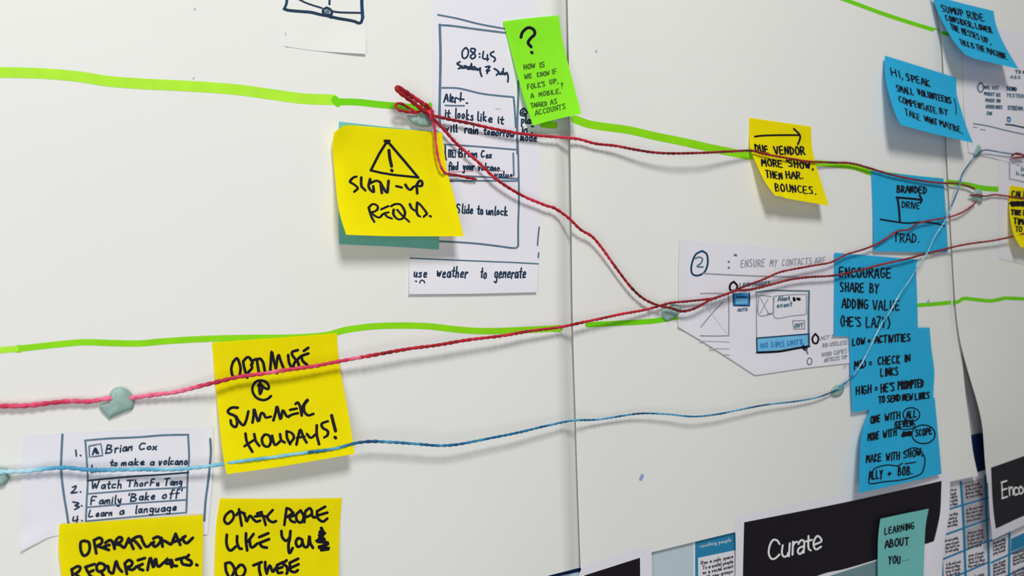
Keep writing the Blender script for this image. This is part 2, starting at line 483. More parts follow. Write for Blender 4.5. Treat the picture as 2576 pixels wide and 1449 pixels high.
SEAM1 = [(1424, -140), (1428, 0), (1433, 260), (1438, 560), (1441, 800), (1447, 1000), (1453, 1200), (1461, 1431)]
SEAM2 = [(2347, -110), (2362, 0), (2379, 110), (2387, 300), (2396, 480), (2404, 620), (2410, 740), (2414, 830), (2421, 910), (2430, 1000), (2440, 1070), (2448, 1140), (2461, 1197)]
CEDGE = [(2338, -110), (2353, 0), (2370, 110), (2378, 300), (2387, 480), (2395, 620), (2402, 740), (2407, 800), (2416, 860), (2430, 915), (2443, 960), (2458, 1010), (2470, 1060), (2475, 1110), (2478, 1160), (2484, 1215)]
def xat(curve, y):
    for a, b in zip(curve, curve[1:]):
        if y <= b[1]: return a[0] + (b[0] - a[0]) * (y - a[1]) / (b[1] - a[1])
    a, b = curve[-2:]
    return a[0] + (b[0] - a[0]) * (y - a[1]) / (b[1] - a[1])
def hA(x, y):
    d = x - (xat(SEAM1, y) - 46)
    wob = 0.25 * math.sin(x * 0.006 + y * 0.004) + 0.15 * math.sin(y * 0.011 - x * .003)
    return (8.2 + wob * (1 - sm(-200, 0, d)) - 7.3 * (0.5 * sm(8, 46, d) + 0.5 * max(0.0, min(1.0, (d - 12) / 34)))) * MM
def hB(x, y):
    d = x - xat(SEAM1, y)
    edge = -2.6 * sm(-14, 2, x - xat(CEDGE, y)) * (1 - sm(800, 960, y))
    lift = edge + 3.0 * (1 - sm(0, 230, d)) * (0.75 + 0.25 * math.sin(y * .004))
    corner = 5.5 * sm(880, 1230, y) * sm(2230, 2470, x)
    wob = 0.25 * math.sin(x * 0.005 + 1) * math.sin(y * 0.006) * sm(200, 400, d)
    return (3.4 + lift + corner + wob) * MM
def hC(x, y):
    d = (x - xat(CEDGE, y)) / 190.0
    return (4.4 + 13.0 * sm(780, 1130, y) * max(0.0, 1 - max(0, d)) ** 2) * MM
def base(x, y):
    if x < xat(SEAM1, y): return hA(x, y)
    if x < xat(CEDGE, y): return hB(x, y)
    return hC(x, y)

def grid_sheet(top, right, bottom, left, hf, nu, nv): return Sheet(top, right, bottom, left, lambda u, v, x, y: hf(x, y), nu, nv)
A = grid_sheet([(-420, -140), (500, -140), (1430, -140)], [(x + 5, y) for x, y in SEAM1[:-1]] + [(1463, 1427)],
               [(-420, 1905), (700, 1620), (1463, 1427)], [(-420, -140), (-420, 1905)], hA, 150, 40)
sheetA = A.build('flipchart_sheet', M_SHEET, thick=0.2 * MM)
tag(sheetA, 'large white flipchart sheet covering the left half of the wall, behind the yellow notes', 'paper')
B = grid_sheet([(1424, -140), (1880, -125), (2347, -110)], SEAM2, [(1461, 1431), (1640, 1389), (1852, 1338), (2150, 1270), (2385, 1213), (2461, 1197)], SEAM1, hB, 110, 60)
sheetB = B.build('flipchart_sheet', M_SHEET, thick=0.2 * MM)
tag(sheetB, 'large white flipchart sheet in the middle, carrying the column of blue notes', 'paper')
Cs = grid_sheet([(2338, -110), (2800, -100)], [(2800, -100), (2800, 1130)], [(2484, 1215), (2800, 1130)], CEDGE, hC, 50, 60)
sheetC = Cs.build('flipchart_sheet', M_SHEET, thick=0.2 * MM)
tag(sheetC, 'white flipchart sheet at the right edge, its lower left edge curling off', 'paper')

# green marker lines drawn across the sheets
def marker(hf, parent, strokes):
    for k, (pts, w, m) in enumerate(strokes):
        ink = Ink(hf, (0.1 + 0.01 * (k % 3)) * MM)
        ink.add([pts], w, m).build(parent, 'marker_line', kind=None)
marker(hA, sheetA, [
    ([(-60, 181), (0, 182), (110, 185), (200, 193), (270, 204), (360, 211), (480, 217), (590, 225), (680, 237), (760, 248), (838, 251)], 27, M_LIME2),
    ([(850, 256), (900, 257), (945, 262), (1000, 267), (1050, 271), (1100, 278)], 17, M_LIME3),
    ([(843, 251), (848, 256), (850, 259)], 20, M_LIME3),
    ([(1082, 262), (1085, 270)], 9, M_LIME3),
    ([(1300, 300), (1350, 309), (1394, 315)], 18, M_LIME),
    ([(-60, 888), (0, 881), (40, 878)], 16, M_LIME2),
    ([(44, 878), (50, 877)], 19, M_LIME3),
    ([(50, 877), (130, 868), (210, 861), (280, 863), (350, 864), (420, 858), (530, 852), (640, 850), (740, 849), (820, 843), (870, 830), (940, 821), (1010, 819), (1080, 821), (1150, 829), (1220, 833), (1300, 831), (1405, 826)], 16, M_LIME),
    ([(1395, 827), (1408, 826)], 17, M_LIME3)])
marker(hB, sheetB, [
    ([(1446, 300), (1480, 312), (1520, 319), (1580, 327), (1650, 343), (1720, 357), (1790, 373), (1830, 381), (1880, 391), (1912, 390)], 20, M_LIME),
    ([(2040, 409), (2100, 414), (2150, 420), (2190, 434), (2240, 441), (2300, 449), (2384, 457)], 15, M_LIME),
    ([(1478, 817), (1560, 813), (1640, 808), (1690, 800), (1708, 795)], 13, M_LIME3),
    ([(2305, 768), (2350, 765), (2400, 760), (2404, 760)], 10, M_LIME3),
    ([(2100, -10), (2150, 8), (2220, 34), (2290, 57), (2362, 79), (2368, 81)], 10, M_LIME3)])
marker(hC, sheetC, [
    ([(2386, 458), (2420, 463), (2440, 466), (2470, 473), (2510, 476)], 13, M_LIME3),
    ([(2405, 761), (2414, 757), (2424, 751), (2450, 753), (2490, 757), (2520, 752), (2530, 750), (2600, 753)], 9, M_LIME3),
    ([(2372, 83), (2440, 98), (2530, 118), (2640, 152)], 9, M_LIME3)])
for pr, hf, pts in ((sheetA, hA, [(487, 197, 3), (490, 23, 3.5)]), (sheetB, hB, [(1614, 1201, 9), (1500, 129, 4), (2335, 759, 5)])):
    for x, y, w in pts:
        Ink(hf, 0.1 * MM).add([[(x - w * .25, y + w * .5), (x, y), (x + w * .2, y - w * .5)]], w, M_SPECK).build(pr, 'ink_speck', kind=None)

# ------------------------------------------------------------------ printed posters low on the wall
def flat(hmm): return lambda x, y: hmm * MM
# dark headed table poster at the right
po = grid_sheet([(2352, 1112), (2720, 1040)], [(2720, 1040), (2760, 1620)], [(2360, 1700), (2760, 1620)], [(2352, 1112), (2360, 1700)], flat(0.5), 10, 10)
poster = po.build('printed_table_poster', M_SKETCH, thick=0.2 * MM)
tag(poster, 'printed poster of small white and grey table cells, between two black titles', 'poster')
pr = Ink(flat(0.5), 0.08 * MM)
ZN = lambda s: Z(2340, 1100, 4.152, s)
def quad(fn, s): return fn(s)[0]
pr.fill([(2352, 1112), (2720, 1040), (2720, 1105), (2352, 1222)], M_PNAVY, name='header_band')
vl = [lambda y: 112 + (y - 1080) * .04, lambda y: 325 + (y - 480) * .047, lambda y: 578 + (y - 400) * .04]
rows = [(505, 405), (755, 640), (1010, 868), (1255, 1092), (1490, 1318), (1740, 1540)]
rx = (180, 580)
def rowy(i, x): return rows[i][0] + (rows[i][1] - rows[i][0]) * (x - rx[0]) / (rx[1] - rx[0])
TXT = []
for i in range(len(rows) - 1):
    for j, (xa, xb) in enumerate(((118, 338), (346, 585))):
        sh = (i - 1) * 8
        q = [(xa + sh, rowy(i, xa) + 14), (xb + sh, rowy(i, xb) + 14), (xb + sh + 8, rowy(i + 1, xb) - 8), (xa + sh + 8, rowy(i + 1, xa) - 8)]
        pr.fill([(2340 + x / 4.152, 1100 + y / 4.152) for x, y in q], M_PGREY if (j == 1 and i < 3) else M_PCELL, off=0.04 * MM, n=2)
        for k in range(4 if (i + j) % 3 else 5):
            y = rowy(i, xa) + 62 + k * 38
            a, b = xa + 34 + sh + random.uniform(-6, 10), xb - 28 + sh + random.uniform(-30, 4)
            TXT.append((a, y, b, y - (b - a) * 0.22))
words = ['to share with the', 'group of people', 'about new things', 'they want to see', 'for each activity', 'in the next week']
for a, y, b, y2 in TXT:
    pr.text(random.choice(words), 2340 + a / 4.152, 1100 + y / 4.152, 2340 + b / 4.152, 1100 + y2 / 4.152, 7, 1.7, M_PTEXT, jit=0.2, off=.12 * MM)
for i in range(1, len(rows)):
    pr.add(ZN('%f,%f %f,%f' % (100, rowy(i, 100), 610, rowy(i, 610))), 5, M_PBLUE, smooth=False, off=0.07 * MM)
for s, m in (('108,940 112,1080 128,1449 140,1700', M_PBLUE), ('320,470 340,750 350,940 370,1449 380,1700', M_PBLUE), ('578,400 590,800 605,1100 622,1700', M_PBLUE)):
    pr.add(ZN(s), 6.5, m, off=0.09 * MM)
# second table part further right
for s in ('622,1085 830,990', '640,1310 820,1228 1100,1095', '640,1530 820,1440 1100,1300'):
    pr.add(ZN(s), 5, M_PBLUE, smooth=False, off=0.07 * MM)
pr.add(ZN('828,985 824,1449 826,1700'), 6, M_PBLUE, off=0.09 * MM)
pr.fill(quad(ZN, '846,1060 1300,850 1300,990 842,1200'), M_PBLUE, off=0.05 * MM, name='header_band')
for xa, xb, y0 in ((660, 790, 1120), (660, 790, 1345), (865, 985, 1230), (865, 985, 1420)):
    for k in range(4):
        y = y0 + k * 36
        pr.text(words[(k + y0) % 6], 2340 + xa / 4.152, 1100 + y / 4.152, 2340 + xb / 4.152, 1100 + (y - (xb - xa) * .35) / 4.152, 7, 1.7, M_PTEXT, jit=0.2, off=.12 * MM)
pr.build(poster, 'printed_text', {M_PBLUE.name: 'table_rules'})

# pale poster behind the middle sheet with a blue headed column
po = grid_sheet([(1330, 1404), (1400, 1404), (1860, 1290)], [(1860, 1290), (1875, 1700)], [(1330, 1800), (1875, 1700)], [(1330, 1404), (1330, 1800)], flat(0.6), 10, 10)
poster2 = po.build('printed_chart_poster', M_PPALE, thick=0.2 * MM)
tag(poster2, 'pale blue grey poster with a blue headed column, left of the Curate title', 'poster')
ZM = lambda s: Z(1340, 1280, 4.770, s)
pr = Ink(flat(0.6), 0.08 * MM)
pr.fill(quad(ZM, '1925,250 2560,110 2560,1500 1925,1500'), M_PCELL, n=6)
pr.fill(quad(ZM, '1950,250 2560,110 2560,470 1950,595'), M_PBLUE, off=0.04 * MM, n=6, name='header_band')
pr.fill(quad(ZM, '1950,590 1985,583 1990,1500 1955,1500'), M_PBLUE, off=0.04 * MM, n=4, name='border')
pr.text('reaching people', *ZM('2010,465')[0][0], *ZM('2390,385')[0][0], 8, 1.8, M_PPALE, jit=.2, off=.12 * MM)
for i, (t, a, b) in enumerate((('Run a safe space', 2020, 2410), ('To a useful people', 2040, 2410), ('as a social event', 2040, 2410), ('with new groups', 2050, 2410))):
    y = 670 + i * 58
    pr.text(t, 1340 + a / 4.77, 1280 + y / 4.77, 1340 + b / 4.77, 1280 + (y - 82) / 4.77, 8.5, 2.2, M_PTEXT, jit=.2, off=.12 * MM)
pr.fill(quad(ZM, '60,640 620,500 620,745 60,860'), M_PNAVY, n=6, name='header_band')
pr.build(poster2, 'printed_text')

# ------------------------------------------------------------------ printed black title sheets
def title_h(x, y): return hB(x, min(y, 1290)) + 0.45 * MM
ZU = lambda s: Z(1860, 1200, 4.954, s)
cu = Sheet([(1848, 1299), (2120, 1243), (2390, 1193)], [(2390, 1193), (2388, 1290), (2372, 1400), (2368, 1560)],
           [(1846, 1660), (2368, 1560)], [(1848, 1299), (1851, 1400), (1846, 1660)], lambda u, v, x, y: title_h(x, y) + 3.0 * MM * sm(.80, 1, u) * sm(.05, .4, v), 40, 40)
curate = cu.build('title_sheet', M_SKETCH)
tag(curate, 'white sheet with a wide black title box reading Curate, partly under the pale teal note', 'sign')
q = lambda t: ZU(t)[0]
box = Sheet(q('60,565 500,478 1200,340 1800,210 2520,48'), q('2520,48 2505,420 2465,640 2425,800'), q('45,1640 950,1240 1300,1150 1640,1050 2310,838 2425,800'), q('60,565 50,960 45,1234 45,1640'),
            lambda u, v, x, y: cu.h(x, y) + 0.12 * MM, 40, 24)
box.build('printed_title_box', M_PBLACK, curate, thick=0.04 * MM)
ink = Ink(cu, 0.1 * MM)
ink.fill(q('1100,1240 1720,1042 1735,1500 1090,1700'), M_GREYTEAL, n=8, off=0.02 * MM, name='grey_teal_patch')  # plain grey-teal quadrangle below the black box
ink.build(curate)
ink = Ink(cu, 0.2 * MM)
ink.add(ZU('500,835 470,790 420,785 380,850 365,945 395,1015 445,1015 500,965; 540,850 530,940 550,990 590,985 612,940; 628,825 617,988; 668,805 662,968; 668,860 692,815 722,808;'
           '735,835 765,790 800,793 808,845 800,945; 800,862 745,885 728,930 755,960 800,915; 862,735 860,880 890,915; 828,803 905,783; 930,845 1020,803 1008,758 970,735 932,790 925,855 955,903 1018,868'), 4.6, M_PWHITE)
ink.build(curate, 'printed_lettering')

def enc_h(x, y): return hC(x, min(y, 1215)) + 0.5 * MM
en = Sheet([(2487, 1176), (2660, 1122)], [(2660, 1122), (2665, 1280)], [(2497, 1358), (2540, 1339), (2665, 1285)], [(2487, 1176), (2486, 1210), (2490, 1290), (2497, 1358)], lambda u, v, x, y: enc_h(x, y), 16, 24)
encou = en.build('title_sheet', M_SKETCH)
tag(encou, 'white sheet with a black title box starting Enco, cut off by the right edge', 'sign')
q = lambda t: ZN(t)[0]
Sheet(q('636,318 980,197 1330,80'), q('1330,80 1340,680'), q('686,955 980,820 1340,680'), q('636,318 648,600 664,800 686,955'), lambda u, v, x, y: en.h(x, y) + 0.12 * MM, 16, 16).build('printed_title_box', M_PBLACK, encou, thick=0.04 * MM)
ink = Ink(en, 0.2 * MM)
ink.add(ZN('745,472 752,640; 745,472 798,455; 750,552 798,536; 752,638 806,620; 822,520 828,606; 824,548 848,520 862,540 866,600; 912,528 886,528 874,568 890,602 918,590; 945,512 926,540 932,582 955,586 972,548 945,512; 988,500 992,560 1020,560 1030,490'), 4.2, M_PWHITE)
ink.build(encou, 'printed_lettering')

def t1_h(x, y): return hB(x, min(y, 1400)) + 0.4 * MM
t1 = Sheet([(1466, 1424), (1550, 1396), (1637, 1369)], [(1637, 1369), (1640, 1420), (1640, 1650)], [(1430, 1700), (1640, 1650)], [(1466, 1424), (1440, 1500), (1430, 1700)], lambda u, v, x, y: t1_h(max(x, 1470), y), 12, 16)
ttl = t1.build('title_sheet', M_SKETCH)
tag(ttl, 'white sheet with a black title box at the bottom edge, left of the pale poster', 'sign')
ink = Ink(t1, 0.1 * MM)
ink.fill(quad(ZM, '620,800 1288,587 1296,1500 600,1600'), M_PBLACK, n=10, name='printed_title_box')
ink.build(ttl)

# ------------------------------------------------------------------ hand drawn sketch sheets
def on(hf, c): return lambda u, v, x, y: hf(x, y) + c * MM
# phone lock screen
ph = Sheet([(1090, -60), (1352, -40)], [(1352, -40), (1358, 200), (1360, 440), (1356, 600), (1351, 735)], [(1029, 740), (1180, 739), (1351, 735)],
           [(1090, -60), (1088, 200), (1086, 430), (1052, 470), (1031, 520), (1029, 740)], lambda u, v, x, y: hA(x, y) + (0.35 + 1.6 * sm(.86, 1, v)) * MM, 24, 60, smooth=False)
phone = ph.build('sketch_sheet', M_SKETCH)
tag(phone, 'white paper with a sketched phone lock screen showing 08:45, behind the sign-up note', 'drawing')
ZP = lambda s: Z(1000, 0, 3.622, s)
ZS = lambda s: Z(980, 320, 3.294, s)
ZE = lambda s: Z(1080, 100, 5.574, s)
ink = Ink(ph)
ink.add(ZP('370,135 550,170 750,220 1010,268'), 4.6, M_SLATE)
ink.add(ZP('380,228 500,236 720,266 1010,302'), 5.2, M_SLATE)
ink.add(ZP('385,225 392,500 387,800 383,1000 385,1130'), 6.5, M_SLATE)
ink.add(ZP('1100,740 1100,900 1092,1100 1092,1400'), 5.5, M_SLATE)
ink.add(ZP('405,800 560,805 750,850 900,870 1058,885'), 4.6, M_SLATE); ink.add(ZP('1058,885 1068,1000 1078,1160'), 4.8, M_SLATE)
ink.add(ZS('455,142 700,158 1045,186; 1025,215 1030,400; 490,402 700,408 1045,428; 500,446 800,444 1050,446; 1055,446 1060,420'), 4.2, M_SLATE)
ink.add(ZS('462,142 462,230 470,270'), 4.0, M_NAVY)
ink.add(ZS('1062,120 1068,300 1072,600 1066,800 1066,985; 1066,985 1030,1002 860,980 650,958 395,945; 392,945 395,890 400,860'), 4.8, M_SLATE)
ink.add(ZS('172,1085 400,1095 700,1108 1000,1120 1232,1132'), 3.6, M_SLATE)
ink.add(ZS('1240,830 1232,900 1226,978; 1236,1042 1232,1080'), 4, M_SLATE)
ink.add(ZE('510,110 465,160 465,240 500,260 540,220 545,150 515,110; 640,130 590,122 582,160 630,190 645,240 600,265 577,232 620,190 645,150 640,130; 703,195 708,200; 704,240 708,245;'
           '760,165 752,258 830,268; 815,210 815,290; 905,165 860,190 868,222 915,250 925,280 905,305'), 4.4, M_NAVY)
ink.add(ZE('430,310 388,335 428,362 440,388 410,405; 455,365 460,398 482,392 490,365; 500,398 505,370 525,375 530,404; 570,385 545,382 545,410 570,405 592,330 588,412; 635,378 607,386 610,416 635,410 640,386 648,420;'
           '665,400 682,428 702,402; 716,395 714,450 735,512; 790,380 850,374 815,420 800,440 845,430; 820,440 810,470; 910,405 945,425 972,455 942,495; 975,450 985,482 1005,482 1015,452; 1038,405 1030,485; 1048,465 1060,490 1078,462; 1090,462 1106,520 1101,590'), 4.6, M_NAVY)
ink.add(ZE('205,875 242,760 262,860; 215,832 260,818; 298,765 290,865; 312,842 334,820 328,802 310,812 312,866 342,866; 362,882 362,820 388,815; 445,742 436,860; 405,828 485,836; 520,885 536,892'), 4.2, M_NAVY)
ink.add(ZE('222,920 340,925 490,925'), 4.0, M_SLATE)
for t, a, b, y0, y1, h in (('it', 1118, 1134, 293, 295, 20), ('looks', 1144, 1194, 296, 304, 24), ('like', 1200, 1241, 302, 308, 22), ('it', 1250, 1270, 309, 312, 20),
                           ('will', 1117, 1152, 330, 332, 18), ('rain', 1168, 1206, 334, 337, 24), ('tomorrow', 1217, 1296, 338, 346, 19),
                           ('mode', 1309, 1352, 352, 356, 22), ('play', 1311, 1346, 310, 312, 20), ('in', 1312, 1330, 332, 333, 16)):
    ink.text(t, a, y0, b, y1, h, 4.0, M_NAVY, slant=.05)
ink.add(ZE('1330,960 1285,990 1280,1050 1330,1065 1370,1020 1330,960; 1320,1000 1300,1030 1340,1040'), 4.4, M_NAVY)
ink.add(ZS('490,188 545,192 545,250 488,246 490,188'), 3.6, M_NAVY, smooth=False)
ink.text('R', 1132, 393, 1143, 394, 13, 4, M_NAVY)
for t, a, b, y0, y1, h in (('Brian', 1153, 1203, 394, 396, 20), ('Cox', 1210, 1239, 396, 398, 17), ('find', 1128, 1154, 427, 427, 20), ('your', 1164, 1194, 427, 428, 20),
                           ('volcano', 1202, 1259, 428, 430, 18), ('value', 1244, 1292, 445, 447, 15), ('Slide', 1147, 1192, 536, 538, 22), ('to', 1200, 1218, 538, 539, 24), ('unlock', 1223, 1279, 540, 542, 22)):
    ink.text(t, a, y0, b, y1, h, 3.8, M_NAVY, slant=.05)
ink.add(ZS('490,372 600,366 700,364; 900,356 935,360; 1000,415 1036,417'), 2.6, M_PINK)  # short pale pink strokes under the small words
for t, a, b, y0, h in (('use', 1040, 1076, 697, 24), ('weather', 1098, 1178, 697, 28), ('to', 1208, 1226, 699, 28), ('generate', 1243, 1324, 699, 30)):
    ink.text(t, a, y0, b, y0 + 1, h, 3.8, M_NAVY, slant=.12)
ink.add(ZS('215,1275 225,1278; 250,1290 262,1268 285,1275 290,1290'), 3.4, M_NAVY)
ink.add(ZE('930,965 995,970'), 3.5, M_PPALE)
ink.build(phone, 'handwriting', {M_SLATE.name: 'drawn_phone_frame'})

# numbered list sketch
ls = Sheet([(56, 1096), (300, 1083), (536, 1076)], [(536, 1076), (534, 1200), (524, 1312), (522, 1345)], [(52, 1388), (92, 1367), (150, 1346), (300, 1342), (522, 1345)],
           [(56, 1096), (50, 1240), (52, 1388)], lambda u, v, x, y: hA(x, y) + (0.35 + 1.2 * sm(.8, 1, v) * (1 - sm(0, .3, u)) + .5 * sm(.95, 1, u)) * MM, 30, 30)
lst = ls.build('sketch_sheet', M_SKETCH)
tag(lst, 'white paper with a pen sketch of a numbered list, above the OPERATIONAL REQUIREMENTS note', 'drawing')
ZL = lambda s: Z(0, 1060, 3.725, s)
ink = Ink(ls)
ink.add(ZL('585,125 576,300 574,480 600,700 622,830 642,960'), 6, M_SLATE)
ink.add(ZL('1970,165 1976,300 1952,550 1926,750 1915,930'), 6, M_SLATE)
ink.add(ZL('795,180 1000,162 1300,148 1530,130 1765,125; 800,182 815,400 822,560 812,750 804,935; 1762,125 1772,330 1760,480 1752,700 1745,855'), 5, M_SLATE)
ink.add(ZL('820,555 1200,520 1500,500 1765,480'), 4.6, M_NAVY)
ink.add(ZL('820,680 1300,642 1740,620; 820,805 1300,765 1750,735; 810,935 1300,890 1745,855'), 4, M_SLATE)
ink.add(ZL('710,270 716,325; 752,318 758,322; 680,618 714,605 695,645 665,672 722,665; 752,660 757,663; 682,755 740,768 700,790 745,800 700,826; 764,790 768,794; 690,895 684,932 732,922; 726,888 720,945; 766,928 770,932'), 4.2, M_NAVY)
ink.add(ZL('835,232 945,210 962,320 838,335 835,232'), 4.2, M_SLATE, smooth=False)
ink.add(ZL('868,312 892,250 922,302; 878,285 915,285; 890,265 905,300'), 4.6, M_NAVY)
def tl(t, a, y0, b, y1, h, w=4.0): ink.text(t, a / 3.725, 1060 + y0 / 3.725, b / 3.725, 1060 + y1 / 3.725, h / 3.725, w, M_NAVY, slant=.15)
tl('Brian', 988, 298, 1255, 272, 80); tl('Cox', 1298, 268, 1480, 262, 62)
tl('to', 1030, 418, 1110, 414, 60); tl('make', 1135, 414, 1365, 408, 62); tl('a', 1405, 410, 1455, 408, 62); tl('volcano', 1485, 408, 1765, 402, 72)
tl('how', 850, 480, 960, 474, 70)
tl('Watch', 855, 634, 1150, 622, 74); tl('Thor', 1185, 612, 1390, 604, 60); tl('Fu', 1405, 605, 1500, 600, 60); tl('Tang', 1535, 602, 1715, 590, 66)
tl('Family', 845, 782, 1150, 762, 74); tl("'Bake", 1195, 750, 1465, 730, 74); tl("off'", 1515, 725, 1715, 706, 76)
tl('Learn', 828, 898, 1065, 880, 64); tl('a', 1115, 876, 1175, 870, 70); tl('language', 1262, 862, 1665, 835, 74)
ink.build(lst, 'handwriting', {M_SLATE.name: 'drawn_list_box'})

# wireframe sketch with the circled 2
sk = Sheet([(1708, 602), (1900, 617), (2112, 640)], [(2112, 640), (2140, 760), (2148, 912)], [(1706, 822), (1770, 860), (1845, 908), (1900, 944), (2020, 926), (2148, 912)],
           [(1708, 602), (1707, 720), (1706, 822)], lambda u, v, x, y: hB(x, y) + (0.35 + 1.0 * sm(.85, 1, v) + .6 * (1 - sm(0, .05, u))) * MM, 40, 30, smooth=False)
sketch2 = sk.build('sketch_sheet', M_SKETCH)
tag(sketch2, 'white paper with a circled 2 and wireframe boxes, left of the blue notes', 'drawing')
ZK = lambda s: Z(1680, 580, 3.8125, s)
ink = Ink(sk)
ink.add(ZK('330,195 265,232 228,330 232,410 285,432 350,400 382,320 375,230 330,195'), 4.8, M_DEEPBLUE)
ink.add(ZK('265,268 300,255 332,272 318,312 280,345 338,350'), 4.2, M_SLATE)
ink.add(ZK('340,412 600,426 900,438 1250,446'), 3.6, M_GREY)
ink.add(ZK('650,232 656,240; 640,236 648,232; 583,298 587,302; 583,354 587,358'), 5, M_SLATE)
def tk(t, a, y0, b, y1, h, w=2.4, m=M_GREY, slant=.05): ink.text(t, 1680 + a / 3.8125, 580 + y0 / 3.8125, 1680 + b / 3.8125, 580 + y1 / 3.8125, h / 3.8125, w, m, slant=slant, jit=.3)
tk('ENSURE', 700, 352, 940, 345, 70, 2.6); tk('MY', 980, 345, 1060, 342, 64, 2.6); tk('CONTACTS ARE', 1095, 340, 1520, 316, 62, 2.4)
ink.add(ZK('632,490 598,520 600,570 648,575 666,530 632,490'), 5.2, M_BLACK)
tk('LAND MARKET', 690, 540, 985, 520, 34, 2.6, M_SLATE)
ink.add(ZK('312,605 450,602 582,610; 582,612 586,800 585,1008; 585,1008 450,1012 312,1010'), 3.2, M_GREY)
ink.add(ZK('318,925 420,800 530,682'), 3.0, M_GREY); ink.add(ZK('370,730 460,850 565,985'), 1.8, M_PPALE)
ink.add(ZK('310,1060 590,1070; 400,1132 590,1136; 540,1190 592,1196'), 2.6, M_PGREY)
ink.fill(quad(ZK, '628,600 782,600 784,722 630,720'), M_MIDFILL, n=3, name='blue_crayon_fill')
ink.fill(quad(ZK, '650,655 765,650 765,700 652,705'), M_SKYFILL, off=0.03 * MM, n=3, name='blue_crayon_fill')
ink.add(ZK('628,600 630,720 784,722 783,600'), 3.6, M_DEEPBLUE, smooth=False, off=.04 * MM)
ink.add(ZK('660,640 700,632 750,640; 700,636 720,640'), 4.5, M_DEEPBLUE, off=.04 * MM)
tk('AUTO', 668, 776, 768, 768, 26, 2.8, M_SLATE)
ink.add(ZK('845,592 1000,575 1180,578 1352,580'), 4, M_SLATE); ink.add(ZK('1354,580 1350,800 1353,1110'), 5.2, M_SLATE)
ink.add(ZK('850,600 850,800 852,1020'), 2.8, M_GREY)
ink.fill(quad(ZK, '850,1032 1350,990 1356,1112 856,1170'), M_SKYFILL, n=6, name='blue_crayon_fill')
ink.add(ZK('855,1032 1100,1012 1350,992; 852,1032 856,1170; 1353,990 1356,1110'), 3.6, M_DEEPBLUE, off=.03 * MM)
ink.add(ZK('856,1170 960,1166 1080,1158 1220,1132 1356,1110'), 5.8, M_BLACK, off=.03 * MM)
ink.off += .04 * MM
tk('NO SIMS UNTIL', 890, 1130, 1320, 1090, 48, 2.8, M_MIDFILL)
ink.off -= .04 * MM
ink.add(ZK('868,638 900,622 992,634; 870,640 872,812 1000,800; 1012,638 1014,790'), 3, M_GREY)
ink.add(ZK('890,650 962,790; 962,655 885,795'), 2.2, M_GREY); ink.add(ZK('960,802 1000,798'), 4.5, M_SLATE)
ink.add(ZK('1020,630 1180,616 1330,612; 1022,632 1020,832 1180,820 1320,806; 1330,614 1330,800'), 2.6, M_GREY)
tk('Alert', 1056, 675, 1175, 668, 44, 3.4, M_SLATE); ink.add(ZK('1210,650 1214,668; 1245,655 1262,660'), 6.5, M_BLACK); tk('event', 1046, 742, 1195, 722, 50, 3, M_SLATE)
ink.add(ZK('1195,866 1312,864; 1210,946 1312,944; 1197,866 1210,944; 1312,864 1312,944'), 2.8, M_GREY); tk('OUT', 1218, 930, 1302, 922, 34, 3, M_SLATE)
ink.add(ZK('1415,990 1387,1030 1397,1075 1430,1080 1445,1030 1415,990'), 5, M_BLACK)
ink.add(ZK('1300,1118 1322,1138'), 9, M_BLACK); ink.add(ZK('1322,1138 1342,1182'), 4, M_SLATE)
ink.add(ZK('1356,1220 1336,1250 1350,1287 1380,1270 1376,1232 1356,1220'), 2.8, M_SLATE)
tk('ACT 2', 1465, 1050, 1600, 1030, 32); tk('RID USELESS', 1484, 1118, 1725, 1090, 34); tk('WORD COPIES', 1478, 1212, 1722, 1172, 38); tk('ARTICLES TOP', 1500, 1262, 1725, 1226, 34)
ink.add(ZK('1698,1300 1704,1306'), 3, M_GREY)
ink.build(sketch2, 'handwriting', {M_GREY.name: 'pencil_wireframe', M_SLATE.name: 'drawn_window_frame'})

# strip sketch cut off by the top edge
tp = Sheet([(716, -90), (925, -80)], [(925, -80), (923, 30), (920, 136)], [(713, 116), (800, 128), (920, 136)], [(716, -90), (713, 116)],
           lambda u, v, x, y: hA(x, y) + (0.3 + 1.3 * sm(.7, 1, v) * sm(.35, 1, u)) * MM, 20, 20)
top = tp.build('sketch_sheet', M_SHEET)
tag(top, 'white paper with a bold black pen box, cut off by the top edge', 'drawing')
ZT = lambda s: Z(600, 0, 6.44, s)
ink = Ink(tp)
ink.add(ZT('780,-120 785,-20 775,60 745,140'), 7, M_DEEPBLUE)
ink.add(ZT('740,140 800,165 1000,185 1180,200 1320,235 1450,258 1600,295 1780,325 1890,350 1935,372 1985,362 2010,290'), 7.5, M_NAVY)
ink.add(ZT('2012,290 2005,180 1998,60 2000,-120'), 8.5, M_DEEPBLUE)
ink.add(ZT('900,-60 1010,5 1130,60 1350,130'), 4.5, M_NAVY)
ink.add(ZT('1500,178 1620,198 1800,205 1990,208'), 5, M_NAVY)
ink.add(ZT('1475,-120 1474,68'), 5.5, M_DEEPBLUE)
ink.add(ZT('1430,122 1370,160 1380,225 1440,245 1510,230 1495,160 1430,122'), 6, M_NAVY, off=.02 * MM); ink.add(ZT('1440,180 1450,200 1400,200'), 9, M_SLATE)
ink.add(ZT('1490,230 1515,290 1450,265'), 5, M_NAVY)
ink.add(ZT('762,535 763,560; 795,752 802,758'), 4, M_PPALE)
ink.build(top)

